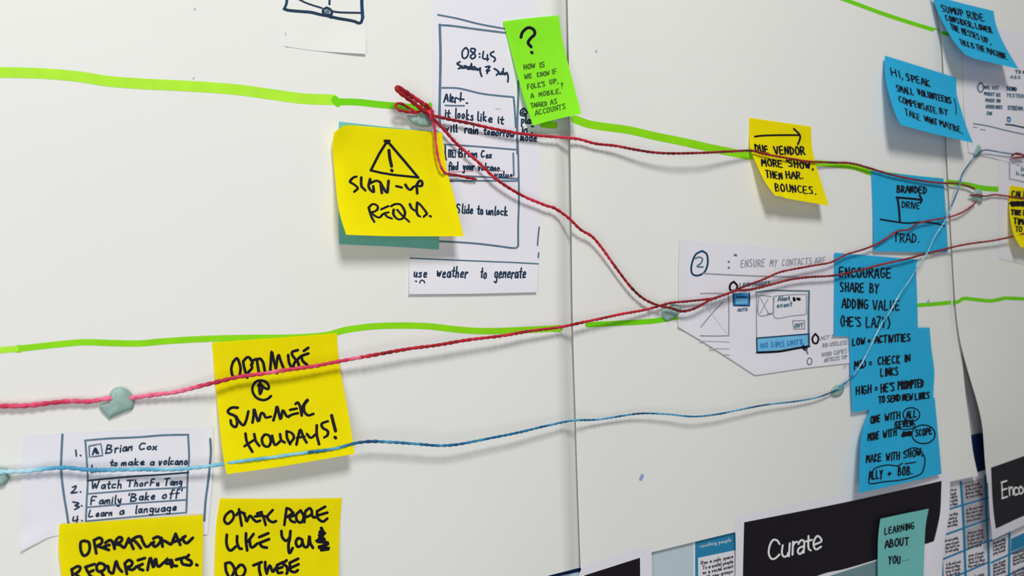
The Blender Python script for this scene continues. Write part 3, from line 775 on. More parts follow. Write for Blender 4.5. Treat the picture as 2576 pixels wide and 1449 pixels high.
# sheets at the upper right edge
r1 = Sheet([(2416, 40), (2660, 110)], [(2660, 110), (2660, 440)], [(2437, 384), (2500, 398), (2660, 440)], [(2416, 40), (2422, 160), (2424, 260), (2437, 384)], on(hC, 0.9), 14, 16, smooth=False)
rs1 = r1.build('sketch_sheet', M_SKETCH)
tag(rs1, 'white annotated sketch paper behind the two blue notes in the top right corner', 'drawing')
ZV = lambda s: Z(2400, 100, 4.528, s)
ink = Ink(r1)
ink.add(ZV('300,490 270,530 280,580 305,598 335,560 325,505 300,490'), 4, M_SLATE)
def tv(t, a, y0, b, y1, h, w=2.8, m=M_SLATE): ink.text(t, 2400 + a / 4.528, 100 + y0 / 4.528, 2400 + b / 4.528, 100 + y1 / 4.528, h / 4.528, w, m, jit=.3)
tv('WE HIT', 345, 560, 520, 570, 38); tv('MIGHT BE', 345, 630, 535, 648, 36); tv('MADE ON', 362, 705, 535, 715, 36); tv('OTHER ONES', 365, 778, 555, 788, 34); tv('ON', 375, 855, 440, 860, 36)
tv('TO ME', 700, 380, 860, 392, 34, 2.6, M_DEEPBLUE); tv('ASK IT', 640, 440, 860, 452, 30, 2.4)
tv('SEND', 600, 572, 720, 586, 40, 3, M_DEEPBLUE); tv('YESTERDAY', 600, 650, 900, 668, 36, 2.6); tv('STREAM AT', 612, 795, 860, 808, 42, 3.2)
ink.add(ZV('612,885 640,890 635,930 612,925 614,885'), 4, M_MIDFILL)
ink.add(ZV('590,965 680,975 900,1025'), 4, M_NAVY)
ink.add(ZV('220,955 400,985 600,1035 900,1100'), 3, M_SLATE)
ink.add(ZV('225,995 260,1000; 300,1020 355,1030'), 3, M_GREY)
ink.build(rs1)
r2 = Sheet([(2513, 394), (2680, 425)], [(2680, 425), (2680, 690)], [(2513, 650), (2680, 690)], [(2513, 394), (2512, 475), (2513, 650)], on(hC, 0.45), 10, 12, smooth=False)
rs2 = r2.build('sketch_sheet', M_SKETCH)
tag(rs2, 'white paper with a small pencil box, behind the yellow note at the right edge', 'drawing')
ink = Ink(r2)
ink.add(Z(2380, 300, 4.26, '680,420 680,640 760,655 900,690'), 3.2, M_GREY, smooth=False)
for t, a, y in (('my aunt', 740, 475), ('& Dad', 745, 545), ('hub', 750, 595)):
    ink.text(t, 2380 + a / 4.26, 300 + y / 4.26, 2380 + (a + 150) / 4.26, 300 + (y + 22) / 4.26, 9, 2.8, M_SLATE)
ink.build(rs2)

# ------------------------------------------------------------------ sticky notes
def note(name, mat, zf, top, right, bottom, left, lift_l, lift_r, label, c0=0.6, power=2.0, extra=None, nu=26, nv=26, hbase=None, group=None):
    f = zf
    e = [f(q)[0] for q in (top, right, bottom, left)]
    hb = hbase or base
    # the sheet under the note is read at the glued top edge so the note stays one smooth surface
    tx = e[0]
    def hf(u, v, x, y):
        q = curve_at(tx, u)
        q = (q[0] + (x - q[0]) * 0.0, q[1])
        h = hb(q[0], q[1]) * 1.0
        lift = (lift_l * (1 - u) + lift_r * u) * (max(0.0, v - 0.06) / 0.94) ** power
        ex = extra(u, v) if extra else 0.0
        return h + (c0 + lift + ex) * MM
    s = Sheet(*e, hf, nu, nv)
    o = s.build(name, mat)
    tag(o, label, 'sticky note')
    return s, o
I = lambda s: Z(0, 0, 1, s)
Z1 = lambda s: Z(800, 280, 4.025, s)
Z2 = lambda s: Z(500, 820, 3.621, s)
ZO = lambda s: Z(500, 1180, 5.386, s)
ZY = lambda s: Z(1840, 270, 4.997, s)
ZB = lambda s: Z(2080, 400, 3.149, s)
ZC = lambda s: Z(2080, 800, 3.150, s)
ZR = lambda s: Z(2150, 0, 3.622, s)
ZQ = lambda s: Z(2100, 140, 6.037, s)

note('sticky_note', M_TEAL, I, '853,306 980,320 1112,333', '1112,333 1104,628', '853,614 1000,621 1104,628', '853,306 851,450 853,614', -0.2, -0.45,
     'pale teal note hidden behind the yellow sign-up note, only its edges showing', c0=0.75, power=1.0)
S, o = note('sticky_note', M_YELLOW, Z1, '165,212 230,168 310,140 700,170 1255,215', '1255,215 1280,420 1310,620 1360,800 1475,1265', '285,1250 700,1264 1100,1266 1475,1265', '165,212 150,300 150,420 172,650 212,1000 285,1250',
     15, 13, 'large yellow note with a warning triangle and SIGN-UP REQ\'D', c0=2.3, power=1.7,
     extra=lambda u, v: 3.5 * (1 - sm(0, .22, u)) * (1 - sm(0, .3, v)) - 1.1 * math.exp(-((u - .90) / .05) ** 2) * (1 - sm(.3, .75, v)) + 1.0 * sm(.93, 1, u) * (1 - sm(.3, .8, v)), nu=40, nv=30)
signup = S
ink = Ink(S)
ink.add(Z1('702,300 620,430 535,598; 535,600 640,625 760,645 1015,672; 1015,672 880,510 705,305'), 6, M_BLACK, smooth=False)
ink.add(Z1('675,300 722,300; 692,300 702,322'), 6, M_BLACK)
ink.add(Z1('718,395 728,480 745,555; 744,596 750,603'), 7.2, M_BLACK)
ink.build(o, 'warning_triangle'); ink = Ink(S)
ZA = lambda s: Z(860, 430, 10.35, s)
ink.add(ZA('375,155 290,185 212,285 330,370 412,455 330,542; 505,170 510,390 605,508; 735,215 705,330 700,420 760,520 828,552 818,400; 735,215 748,320; 760,315 900,262 1010,308; 1010,308 1022,440 1042,572; 1012,320 1090,460 1178,572 1202,400 1216,258;'
           '1420,402 1552,435; 1655,360 1710,452 1780,502 1852,432 1940,392; 1950,400 1962,582; 1930,402 2000,282 2060,258 2097,330 2060,402 1990,396'), 6.4, M_BLACK)
ink.add(ZA('700,960 740,1100 790,1240 838,1322; 700,960 770,890 842,874 932,930 920,1012 850,1066 770,1086; 790,1120 880,1192 980,1222 1050,1150 1110,1112 1212,1088; 1110,1120 1182,1202 1294,1246; 1035,1002 1212,924;'
           '1290,920 1400,870 1530,888 1620,1010 1642,1120 1582,1242 1480,1272 1390,1212 1340,1110 1350,1010; 1440,1020 1570,1170 1742,1322; 1770,868 1820,980 1882,1032; 1960,828 1948,1050 1990,1170 2032,1192; 1960,828 2052,900 2192,1080 2202,1132 2140,1192; 2288,1180 2308,1190'), 6.2, M_BLACK)
ink.build(o)

S, o = note('sticky_note', M_YELLOW, Z2, '120,150 700,108 1260,65', '1260,65 1268,240 1310,520 1380,900 1420,1165', '255,1350 700,1288 1420,1165', '120,150 150,500 190,900 225,1200 255,1350',
     11, 11, 'yellow note reading OPTIMISE @ SUMMER HOLIDAYS!, crossed by red and blue yarn', c0=0.7, power=1.8)
optim = S
ink = Ink(S)
ZD = lambda s: Z(560, 860, 7.246, s)
ink.add(ZD('190,372 260,298 310,400 327,500 310,612; 192,358 160,480 172,590 202,642; 375,350 385,430 420,560 452,652; 380,350 440,286 490,290 530,350 547,392 518,420 540,470 470,552; 530,352 600,320 692,308; 625,330 640,430 662,562; 692,310 740,380 772,542;'
           '868,525 880,350 895,175 930,330 972,490; 972,490 990,350 1020,238 1060,350 1112,482; 1195,240 1210,370 1252,462; 1372,150 1272,182 1270,240 1322,310 1362,350 1392,432; 1345,330 1302,400 1290,450; 1480,165 1562,108; 1362,330 1430,262 1564,212; 1440,280 1462,350 1545,424; 985,545 992,570'), 6.4, M_BLACK)
ink.add(ZD('882,988 820,1040 730,1062 620,1020 552,920 547,820 600,732 690,702 790,732 842,810 828,860 770,842 722,802; 690,770 668,850 680,952; 702,780 722,850 694,940; 650,800 690,730'), 6, M_BLACK)
ink.add(ZD('1230,1242 1352,1218; 1200,1370 1262,1330 1372,1302; 1330,1132 1372,1108 1412,1180 1442,1342; 1442,1330 1452,1200 1520,1082 1557,1060 1490,1150 1490,1270 1562,1342 1655,1314'), 6.2, M_BLACK)
ink.add(Z2('355,745 300,745 265,775 282,800 330,822 350,880 335,922 300,900 290,860; 342,825 362,862 405,905 432,860 452,778; 490,880 500,810 505,757 542,872 566,800 590,800 612,835 655,828; 680,860 700,790 714,732 745,852 766,768 800,822 832,820'), 6.4, M_BLACK)
ink.add(Z2('425,980 440,1060 488,1146; 418,1096 505,1040; 505,985 520,1050 552,1092; 600,990 575,1030 590,1085 632,1102 657,1050 640,1000 600,990; 668,1000 682,1060 702,1086 742,1050; 740,985 752,1040 782,1062; 800,960 805,1020 832,1076; 800,960 850,980 866,1020 832,1072;'
           '890,1080 905,1010 926,945 952,1010 982,1062; 895,1022 962,1010; 985,985 1022,1022 1062,990; 1075,905 1075,990 1096,1077; 1175,870 1120,892 1132,930 1176,960 1170,1000 1145,1016'), 6.4, M_BLACK)
ink.add(Z2('1210,815 1226,880 1246,956; 1240,1014 1247,1021'), 7.4, M_BLACK)
ink.build(o)

S, o = note('sticky_note', M_YELLOW, I, '149,1319 330,1307 510,1295', '510,1295 511,1355 509,1449 506,1640', '166,1665 330,1655 506,1640', '149,1319 148,1395 155,1449 166,1665',
     8, 8, 'yellow note reading OPERATIONAL REQUIREMENTS., cut off at the bottom left', c0=2.0, power=1.8)
ink = Ink(S)
ZG = lambda s: Z(150, 1310, 6.962, s)
ink.add(ZG('430,350 370,380 368,500 400,590 440,612 500,570 527,480 510,380 430,350; 600,340 620,450 642,572; 610,340 690,300 742,330 730,400 660,440 740,470 862,512; 800,387 880,340 930,380 962,492; 780,452 872,424; 960,490 980,360 1040,290 1092,310 1070,370 990,402 1070,430 1130,472 1180,380 1210,308;'
           '1210,310 1250,400 1292,492; 1200,382 1262,360; 1260,342 1330,290 1420,278 1450,350 1500,440 1550,452 1610,390; 1310,350 1360,400 1422,482; 1640,312 1720,280 1772,330 1740,400 1680,452 1640,430 1650,370; 1780,300 1802,452; 1800,340 1870,370 1950,412 1990,330 2032,230;'
           '2030,230 2070,320 2112,422; 1990,372 2090,340; 2110,342 2202,270; 2160,290 2170,350 2230,392 2332,300'), 7.0, M_BLACK)
ink.add(ZG('210,850 230,968 240,1050; 220,850 310,800 362,820 340,880 270,932; 280,935 360,1000; 450,812 612,760; 460,820 500,900 592,870; 500,900 540,968 622,1010; 700,740 650,790 660,870 720,892 792,840 780,770 700,740; 720,882 792,1010; 790,802 850,800 862,880 930,922 960,820 990,708 1030,820 1092,892;'
           '1140,750 1160,840 1177,932; 1140,750 1210,690 1272,730 1250,790 1180,822 1270,862 1350,800; 1370,692 1492,655; 1340,812 1452,760; 1380,790 1400,842 1462,866; 1540,862 1560,750 1592,648 1642,822 1660,720 1686,668 1700,760 1740,802 1812,740;'
           '1812,745 1900,660 1862,722 1882,752 1940,742; 1930,690 1962,812; 1960,690 1990,780 2052,792; 2040,682 2202,640; 2130,690 2160,760 2282,782; 2262,600 2220,660 2292,700 2312,750 2282,782; 2395,770 2411,780'), 7.0, M_BLACK)
ink.add(ZL('680,1600 800,1580 900,1600; 1000,1580 1100,1560 1150,1600'), 7, M_BLACK)
ink.build(o)

S, o = note('sticky_note', M_YELLOW, I, '553,1254 700,1255 860,1253', '860,1253 854,1340 852,1449 850,1590', '534,1600 700,1598 850,1590', '553,1254 543,1330 540,1449 534,1600',
     8, 8, 'yellow note reading OTHER PEOPLE LIKE YOU DO THESE, cut off by the bottom edge', c0=0.7, power=1.8)
ink = Ink(S)
ink.add(ZO('430,570 370,620 345,690 385,742 440,710 477,640 455,580 430,570; 510,622 550,582 622,602; 545,545 560,640 582,767; 602,592 632,650 650,712 692,632 742,682 782,712 832,700; 790,602 852,582; 762,642 852,630; 850,602 880,660 906,757; 1002,555 930,640 950,692 1002,720 1047,705; 880,642 932,642;'
           '1160,757 1175,640 1190,530; 1190,530 1242,550 1262,600 1190,652; 1282,590 1230,640 1250,700 1302,720; 1260,642 1312,620; 1380,560 1322,620 1332,700 1390,722 1422,640 1380,560; 1430,720 1440,600 1452,560; 1450,570 1500,530 1532,570 1520,620 1450,652; 1530,600 1550,652 1592,650;'
           '1602,572 1712,510; 1602,632 1742,590; 1602,572 1610,660 1680,712 1742,670'), 6.2, M_BLACK)
ink.add(ZO('380,890 375,1000 400,1082 440,1102 502,1050; 520,910 520,1000 550,1072 582,1080; 640,870 640,980 656,1102; 742,880 690,950 650,992; 690,960 700,1042 732,1060 792,1010; 820,922 942,870; 820,1002 952,950; 820,1002 860,1052 922,1065;'
           '1120,840 1130,920 1180,972 1230,930 1242,840; 1236,930 1215,1040 1230,1142 1272,1070; 1340,940 1315,990 1340,1052 1390,1030 1402,960 1350,935; 1400,980 1430,1052 1480,1040 1500,902 1510,1000 1547,1067'), 6.6, M_BLACK)
ink.add(ZO('1660,800 1680,850 1622,850 1712,870 1630,900 1692,930 1610,940 1712,947 1590,977 1702,990 1752,1010 1680,1042 1622,1062 1772,1077 1662,1097'), 7.5, M_BLACK)
ink.add(ZO('360,1280 370,1380 400,1449 412,1520; 360,1280 430,1270 482,1350 462,1430 420,1480; 560,1300 500,1370 520,1449 590,1452 632,1370 592,1300 542,1310; 740,1305 852,1262; 822,1270 820,1370 852,1490; 900,1260 902,1340 922,1417; 922,1410 962,1305 1002,1392 1042,1340;'
           '1060,1302 1142,1262; 1060,1352 1132,1330; 1060,1302 1070,1402 1132,1402; 1190,1237 1142,1282 1190,1320 1202,1380 1190,1417; 1230,1272 1347,1215; 1240,1342 1352,1290; 1235,1272 1240,1372 1302,1397 1342,1370'), 6.6, M_BLACK)
ink.build(o)

S, o = note('sticky_note', M_GREEN, ZP, '960,195 1200,166 1470,140', '1470,140 1500,350 1560,600 1612,800 1675,1035', '1235,1145 1400,1098 1675,1035', '960,195 1010,370 1060,560 1140,850 1235,1145',
     7, 12, 'tall lime green note with a question mark, beside the phone sketch', c0=0.8, power=1.6, hbase=lambda x, y: hA(min(x, 1380), y) + 0.5 * MM)
ink = Ink(S)
ink.add(ZP('1125,340 1140,292 1190,252 1240,270 1250,312 1212,350 1190,390 1218,427; 1221,476 1227,481'), 6.8, M_BLACK)
ink.build(o, 'question_mark'); ink = Ink(S)
def tg(t, a, y0, b, y1, h=62, w=2.5): ink.text(t, 1080 + a / 5.574, 100 + y0 / 5.574, 1080 + b / 5.574, 100 + y1 / 5.574, h / 5.574, w, M_DGREEN, slant=-.1, jit=.25)
tg('HOW', 1328, 412, 1500, 392, 60, 3.2); tg('IS', 1545, 388, 1640, 375, 66, 3)
tg('WE', 1340, 548, 1450, 530, 60, 3); tg('KNOW', 1515, 522, 1700, 495); tg('IF', 1720, 485, 1810, 470, 66)
tg("FOLK'S", 1378, 695, 1640, 645, 66, 2.8); tg('UP,', 1690, 625, 1820, 605, 62, 3); tg('?', 1850, 690, 1900, 680, 80)
tg('A', 1425, 818, 1480, 808, 60, 3); tg('MOBILE,', 1540, 798, 1850, 748, 60, 2.6)
tg('TAGGED', 1428, 950, 1660, 925, 60, 2.8); tg('AS', 1700, 912, 1810, 890, 66, 2.8)
tg('ACCOUNTS', 1488, 1062, 1925, 962, 70, 2.6)
ink.build(o)

S, o = note('sticky_note', M_YELLOW, ZY, '225,130 600,185 1000,240', '1000,240 1020,550 1110,880 1225,1235', '548,1110 640,1125 700,1145 950,1190 1225,1235', '225,130 235,500 300,680 420,930 548,1110',
     17, 13, 'smaller yellow note with an arrow pointing right, on the upper green marker line', c0=0.7, power=1.7, extra=lambda u, v: -1.2 * math.exp(-((u - .17) / .06) ** 2) * sm(.7, 1, v))
arrow_note = S
ink = Ink(S)
ink.add(ZY('295,368 400,356 620,350 852,350; 785,270 850,335 865,380 836,465'), 5, M_BLACK)
ink.build(o, 'arrow'); ink = Ink(S)
def ty(t, a, y0, b, y1, h=92, w=4.4): ink.text(t, 1840 + a / 4.997, 270 + y0 / 4.997, 1840 + b / 4.997, 270 + y1 / 4.997, h / 4.997, w, M_BLACK, slant=-.15, jit=.5)
ty('DUE', 305, 562, 480, 582); ty('VENDOR', 545, 590, 940, 598, 98)
ty('MORE', 385, 730, 660, 760, 84); ty("'SHOW,", 700, 745, 1040, 778, 84)
ty('THEN', 440, 880, 660, 912, 84); ty('HAR.', 690, 890, 910, 898, 84)
ty('BOUNCES.', 555, 1050, 1075, 1100, 92)
ink.build(o)

S, o = note('sticky_note', M_BLUE, ZB, '350,92 640,125 925,155', '925,155 945,450 960,735', '375,730 660,736 960,735', '350,92 365,400 375,730', 3, 2.5,
     'blue note with a drawn flag and TRAD, topmost of the blue column', c0=0.7)
ink = Ink(S)
def tb(t, a, y0, b, y1, h, w=3.6, sl=0): ink.text(t, 2080 + a / 3.149, 400 + y0 / 3.149, 2080 + b / 3.149, 400 + y1 / 3.149, h / 3.149, w, M_BLACK, slant=sl, jit=.4)
tb('BRANDED', 556, 262, 798, 275, 52, 4); tb('DRIVE', 596, 385, 745, 398, 50, 3.2); tb('TRAD.', 530, 655, 740, 662, 68, 3.6)
ink.add(ZB('552,305 640,312 742,322; 735,288 752,322 740,348; 560,308 572,400 578,490'), 5.6, M_BLACK)
ink.add(ZB('425,478 560,500 640,508 760,500 860,510 930,530'), 4.4, M_BLACK)
ink.build(o)

S, o = note('sticky_note', M_BLUE, ZB, '60,742 400,770 720,797', '720,797 708,870 716,1100 724,1408', '60,1404 400,1408 724,1408', '60,742 60,1404', 1.0, 1.0,
     'blue note reading ENCOURAGE SHARE BY ADDING VALUE, overlapping the wireframe sketch', c0=1.5)
ink = Ink(S)
tb('ENCOURAGE', 98, 936, 520, 944, 76, 4); tb('SHARE', 105, 1048, 305, 1058, 72, 4); tb('BY', 340, 1058, 425, 1062, 70, 4)
tb('ADDING', 122, 1180, 335, 1190, 74, 4); tb('VALUE', 366, 1196, 590, 1200, 76, 4); tb("(HE'S", 110, 1320, 280, 1330, 72, 4); tb('LAZY)', 310, 1332, 505, 1336, 78, 4)
ink.build(o)

S, o = note('sticky_note', M_BLUE, ZC, '178,100 500,88 815,75', '815,75 830,250 852,420 846,560 845,640', '205,748 500,700 845,640', '178,100 190,450 205,748', 1.2, 2.2,
     'blue note listing LOW, MID and HIGH, between the ENCOURAGE note and the lowest blue note', c0=3.0)
ink = Ink(S)
def tcx(t, a, y0, b, y1, h, w=3.6, sl=0): ink.text(t, 2080 + a / 3.15, 800 + y0 / 3.15, 2080 + b / 3.15, 800 + y1 / 3.15, h / 3.15, w, M_BLACK, slant=sl, jit=.4)
tcx('LOW =', 202, 216, 352, 206, 52, 4); tcx('ACTIVITIES', 380, 200, 672, 182, 56, 4.2)
tcx('MID =', 218, 406, 366, 388, 64, 4); tcx('CHECK', 405, 374, 590, 356, 62, 4); tcx('IN', 615, 348, 672, 342, 54, 4.2); tcx('LINKS', 426, 466, 574, 448, 60, 4)
tcx('HIGH =', 232, 608, 410, 586, 62, 4); tcx("HE'S", 428, 588, 544, 575, 64, 4); tcx('PROMPTED', 565, 568, 770, 545, 62, 4.2); tcx('TO SEND NEW LINKS', 412, 672, 820, 638, 50, 4)
ink.build(o)

S, o = note('sticky_note', M_BLUE, ZC, '345,715 600,675 855,630', '855,630 880,900 910,1235', '255,1388 600,1310 910,1235', '345,715 300,830 272,950 262,1150 255,1388', 6, 3,
     'lowest blue note of the column, with circled words, above the black Curate title', c0=5.0, power=1.4, extra=lambda u, v: 3.0 * (1 - sm(0, .25, u)) * sm(.0, .4, v))
ink = Ink(S)
tcx('ONE', 348, 834, 430, 824, 56, 4); tcx('WITH', 462, 816, 590, 795, 56, 3.8); tcx('ALL', 630, 795, 718, 782, 54, 3.8)
tcx('MORE', 325, 972, 418, 956, 56, 4); tcx('WITH', 448, 950, 560, 930, 56, 3.8); tcx('SEVEN', 542, 876, 690, 852, 50, 4.2); tcx('SCOPE', 704, 938, 840, 918, 50, 4)
tcx('MAKE', 312, 1144, 438, 1132, 58, 4); tcx('WITH', 472, 1132, 585, 1118, 58, 3.8); tcx('SHOW,', 610, 1112, 765, 1085, 54, 3.8); tcx('ALLY', 332, 1278, 450, 1268, 66, 4); tcx('+', 482, 1258, 530, 1252, 44, 4); tcx('BOB.', 565, 1248, 680, 1236, 66, 4)
ink.add(ZC('605,922 660,905; 600,935 662,918; 610,908 655,928'), 7, M_BLACK)
def ell(cx, cy, rx, ry): return [[(2080 + (cx + rx * math.cos(a * .4189)) / 3.15, 800 + (cy + ry * math.sin(a * .4189)) / 3.15) for a in range(16)]]
ink.add(ell(670, 765, 66, 54), 3.4, M_BLACK); ink.add(ell(766, 922, 92, 74), 3.6, M_BLACK); ink.add(ell(618, 850, 80, 34), 3, M_BLACK)
ink.add(ZC('605,1070 660,1035 720,1032 748,1060; 750,1060 776,1110 770,1180 738,1240 600,1282 450,1298 338,1312 350,1240 385,1190 480,1165 560,1172 600,1150; 620,1156 705,1142'), 3.4, M_BLACK)
ink.build(o)

S, o = note('sticky_note', M_BLUE, ZR, '705,-45 980,30 1265,100', '1265,100 1290,230 1360,400 1495,630', '1010,500 1100,535 1250,570 1495,630', '705,-45 760,115 850,290 920,400 1010,500', 20, 17,
     'blue note at the very top right, crossing the green line, lower corners curling out', c0=1.2, power=1.5, hbase=lambda x, y: 6.4 * MM)
ink = Ink(S)
def tr(t, a, y0, b, y1, h=62, w=3.4): ink.text(t, 2150 + a / 3.622, y0 / 3.622, 2150 + b / 3.622, y1 / 3.622, h / 3.622, w, M_BLACK, slant=-.3, jit=.4)
tr('SUMUP', 800, 105, 1010, 155); tr('RIDE', 1035, 165, 1200, 200, 66)
tr('CONSIDER,', 835, 185, 1090, 258, 52, 3.6); tr('LOWER', 1110, 262, 1262, 305, 52, 3.6)
tr('THE', 885, 270, 965, 302, 54, 3.6); tr('MESSES', 985, 310, 1150, 372, 58, 3.6); tr('UP,', 1165, 378, 1250, 410, 54)
tr('TALK IS', 965, 405, 1100, 448, 50); tr('THE MACHINE', 1115, 452, 1400, 548, 54, 3.6)
ink.build(o)

S, o = note('sticky_note', M_BLUE, ZQ, '760,0 1300,165 1845,335', '1845,335 1855,600 1930,850 2000,1080 2100,1325', '1000,1050 1500,1185 2100,1325', '760,0 765,300 830,600 910,850 1000,1050', 20, 14,
     'blue note starting HI, SPEAK, curling off the wall below the top right blue note', c0=0.9, power=1.5, hbase=lambda x, y: 6.4 * MM)
ink = Ink(S)
def tq(t, a, y0, b, y1, h=108, w=3.4): ink.text(t, 2100 + a / 6.037, 140 + y0 / 6.037, 2100 + b / 6.037, 140 + y1 / 6.037, h / 6.037, w, M_BLACK, slant=-.2, jit=.4)
tq('HI,', 860, 300, 1060, 365, 110); tq('SPEAK', 1095, 375, 1470, 480, 104, 3.8)
tq('SMALL', 945, 540, 1220, 612, 100); tq('VOLUNTEERS', 1270, 600, 1790, 735, 92, 3.8)
tq('COMPENSATE', 985, 712, 1560, 890, 96, 3.6); tq('BY', 1600, 880, 1750, 905, 84, 4)
tq('TAKE', 1075, 900, 1320, 1000, 94); tq('WHAT', 1370, 1000, 1570, 1060, 84, 4); tq('MAYBE.', 1600, 1060, 1960, 1195, 90, 4)
ink.add(ZQ('1815,650 1838,770 1845,890'), 3, M_DEEPBLUE)
ink.build(o)

S, o = note('sticky_note', M_YELLOW, I, '2542,466 2600,476 2690,492', '2690,492 2700,690', '2568,622 2600,628 2700,690', '2542,466 2538,500 2541,545 2550,590 2568,622', 13, 10,
     'yellow note at the right edge with a crossed out line, mostly cut off', c0=1.3, power=1.5)
edge_note = S
ink = Ink(S)
ZX = lambda s: Z(2380, 300, 4.26, s)
def tx_(t, a, y0, b, y1, h, w): ink.text(t, 2380 + a / 4.26, 300 + y0 / 4.26, 2380 + b / 4.26, 300 + y1 / 4.26, h / 4.26, w, M_BLACK, jit=.5)
tx_('CALL US', 705, 835, 980, 850, 66, 4); tx_('USER', 700, 930, 900, 935, 44, 6); ink.add(ZX('690,905 900,915'), 7, M_BLACK)
tx_('THE BEST', 700, 1020, 980, 1040, 48, 5); tx_('TIME', 725, 1120, 880, 1130, 58, 4.4); tx_('TO', 745, 1200, 820, 1205, 52, 3.6)
ink.build(o)

S, o = note('sticky_note', M_TEAL, ZU, '1760,520 2050,458 2360,395', '2360,395 2322,600 2306,900 2295,1300 2290,1800', '1730,1900 2290,1800', '1760,520 1735,700 1725,1000 1730,1900', 2.5, 5,
     'narrow pale teal note reading LEARNING ABOUT YOU, on the black Curate title', c0=1.6, power=1.2, hbase=lambda x, y: title_h(x, y) + 2.0 * MM)
ink = Ink(S)
def tu(t, a, y0, b, y1, h, w=3.4): ink.text(t, 1860 + a / 4.954, 1200 + y0 / 4.954, 1860 + b / 4.954, 1200 + y1 / 4.954, h / 4.954, w, M_BLACK, jit=.35)
tu('LEARNING', 1812, 720, 2190, 638, 80, 3.2); tu('ABOUT', 1815, 885, 2125, 840, 92, 3.8); tu('YOU', 1862, 1080, 2020, 1075, 90, 3.6); tu('...', 2030, 1050, 2130, 1030, 50, 2.4)
ink.build(o)

# ------------------------------------------------------------------ adhesive putty
putty(Z(0, 800, 4.6, '1385,800 1320,815 1275,870 1285,930 1250,990 1160,1010 1165,1050 1255,1155 1290,1150 1420,1090 1535,1045 1545,960 1520,880 1460,825')[0], 3.6, hA(300, 1000), 'grey green putty lump holding the red yarn at the far left')
putty(Z(0, 1060, 3.725, '-60,420 0,430 60,440 85,480 75,545 45,590 0,610 -60,620')[0], 3.5, hA(5, 1190), 'putty lump holding the blue yarn, cut off by the left edge')
putty(Z(940, 180, 6.587, '760,640 700,730 560,730 590,800 650,860 760,905 880,910 950,890 960,780 930,700 850,640')[0], 5.0, hA(1060, 290), 'smooth grey green putty lump under the knotted red yarn')
putty(Z(1560, 680, 8.05, '1060,680 960,740 850,790 870,930 940,1020 1040,990 1150,920 1220,840 1240,760 1160,700')[0], 3.0, hB(1690, 785), 'putty lump where the red yarns meet above the middle green line')
putty(Z(2080, 800, 3.15, '90,530 50,545 30,590 50,625 90,620 118,605 135,570 125,540')[0], 2.6, hB(2108, 980), 'putty lump holding the blue yarn beside the blue note column')
putty(Z(2380, 300, 4.26, '345,265 310,310 295,380 315,410 350,395 385,350 370,300')[0], 2.6, hC(2460, 380), 'putty lump holding the blue yarn below the two top right blue notes')
putty(Z(2380, 300, 4.26, '345,745 300,770 275,830 290,875 330,870 365,905 385,890 390,820 375,760')[0], 3.0, hC(2460, 495), 'putty lump holding the red yarn right of the blue flag note')

# ------------------------------------------------------------------ yarn
def along(pts, hs=None):
    """add a clearance over the paper: each point is (x, y, mm over the sheet below)"""
    out = []
    for x, y, c in pts:
        near = xat(SEAM1, y) - 60 < x < xat(SEAM1, y)      # taut over the gap between the sheets
        out.append((x, y, (8.2 if near else base(x, y) / MM) + c))
    return out
# pale end at the left, darker to the right
yarn('red_yarn', along([(-40, 1026, 3), (0, 1022, 2.5), (60, 1021, 2.5), (120, 1014, 2.5), (180, 1009, 2.5), (225, 1010, 2.5), (268, 1003, 2.6), (290, 1003, 1.5), (325, 1001, 1.5), (345, 999, 2.6), (390, 993, 3.5), (440, 987, 4.5), (500, 972, 7),
     (545, 961, 9), (600, 948, 8), (660, 940, 8), (720, 931, 8.5), (790, 921, 8), (860, 908, 8), (940, 893, 9), (1020, 879, 9), (1100, 868, 9), (1180, 855, 9), (1260, 845, 8), (1340, 832, 7), (1410, 823, 6),
     (1480, 808, 7), (1560, 791, 7), (1620, 780, 5), (1655, 771, 4.2), (1690, 762, 4.2), (1740, 757, 4.5), (1790, 751, 5), (1825, 740, 5.2), (1870, 722, 5.5), (1920, 703, 6), (1965, 684, 7.5), (2030, 671, 7), (2090, 660, 6), (2130, 640, 6),
     (2170, 628, 6), (2210, 612, 6), (2255, 583, 6), (2285, 578, 6), (2310, 562, 6), (2345, 554, 6), (2385, 547, 6), (2415, 537, 5), (2440, 522, 4.2), (2456, 508, 3.5)]), (2.7, 2.0), [M_PINKRED, M_RED, M_DARKRED],
     'long red yarn from the left edge across the yellow OPTIMISE note to the right putty', mat_at=lambda t: 0 if t < .22 else (1 if t < .5 else 2))
yarn('red_yarn', along([(1088, 296, 5.5), (1120, 330, 4.5), (1150, 363, 4), (1200, 405, 5), (1250, 452, 5.5), (1310, 490, 5.5), (1370, 516, 5), (1395, 524, 5), (1430, 548, 5.2), (1460, 577, 6), (1490, 596, 5.5), (1520, 632, 5), (1560, 688, 5),
     (1590, 726, 5), (1620, 752, 5.2), (1655, 768, 6.6), (1690, 776, 6.9), (1715, 783, 6.6), (1745, 777, 7), (1785, 756, 7.8), (1825, 741, 8.4), (1850, 732, 8.4), (1890, 728, 7.5), (1940, 716, 6.5), (1990, 703, 6), (2040, 697, 6), (2100, 693, 6),
     (2160, 681, 6), (2220, 665, 6), (2280, 652, 6), (2320, 641, 5), (2380, 626, 5.5), (2430, 615, 6), (2500, 605, 7), (2560, 592, 9), (2640, 570, 10)]), 2.2, [M_RED, M_DARKRED],
     'red yarn dropping from the knot to the middle putty and on past the blue notes', mat_at=lambda t: 0 if t < .25 else 1)
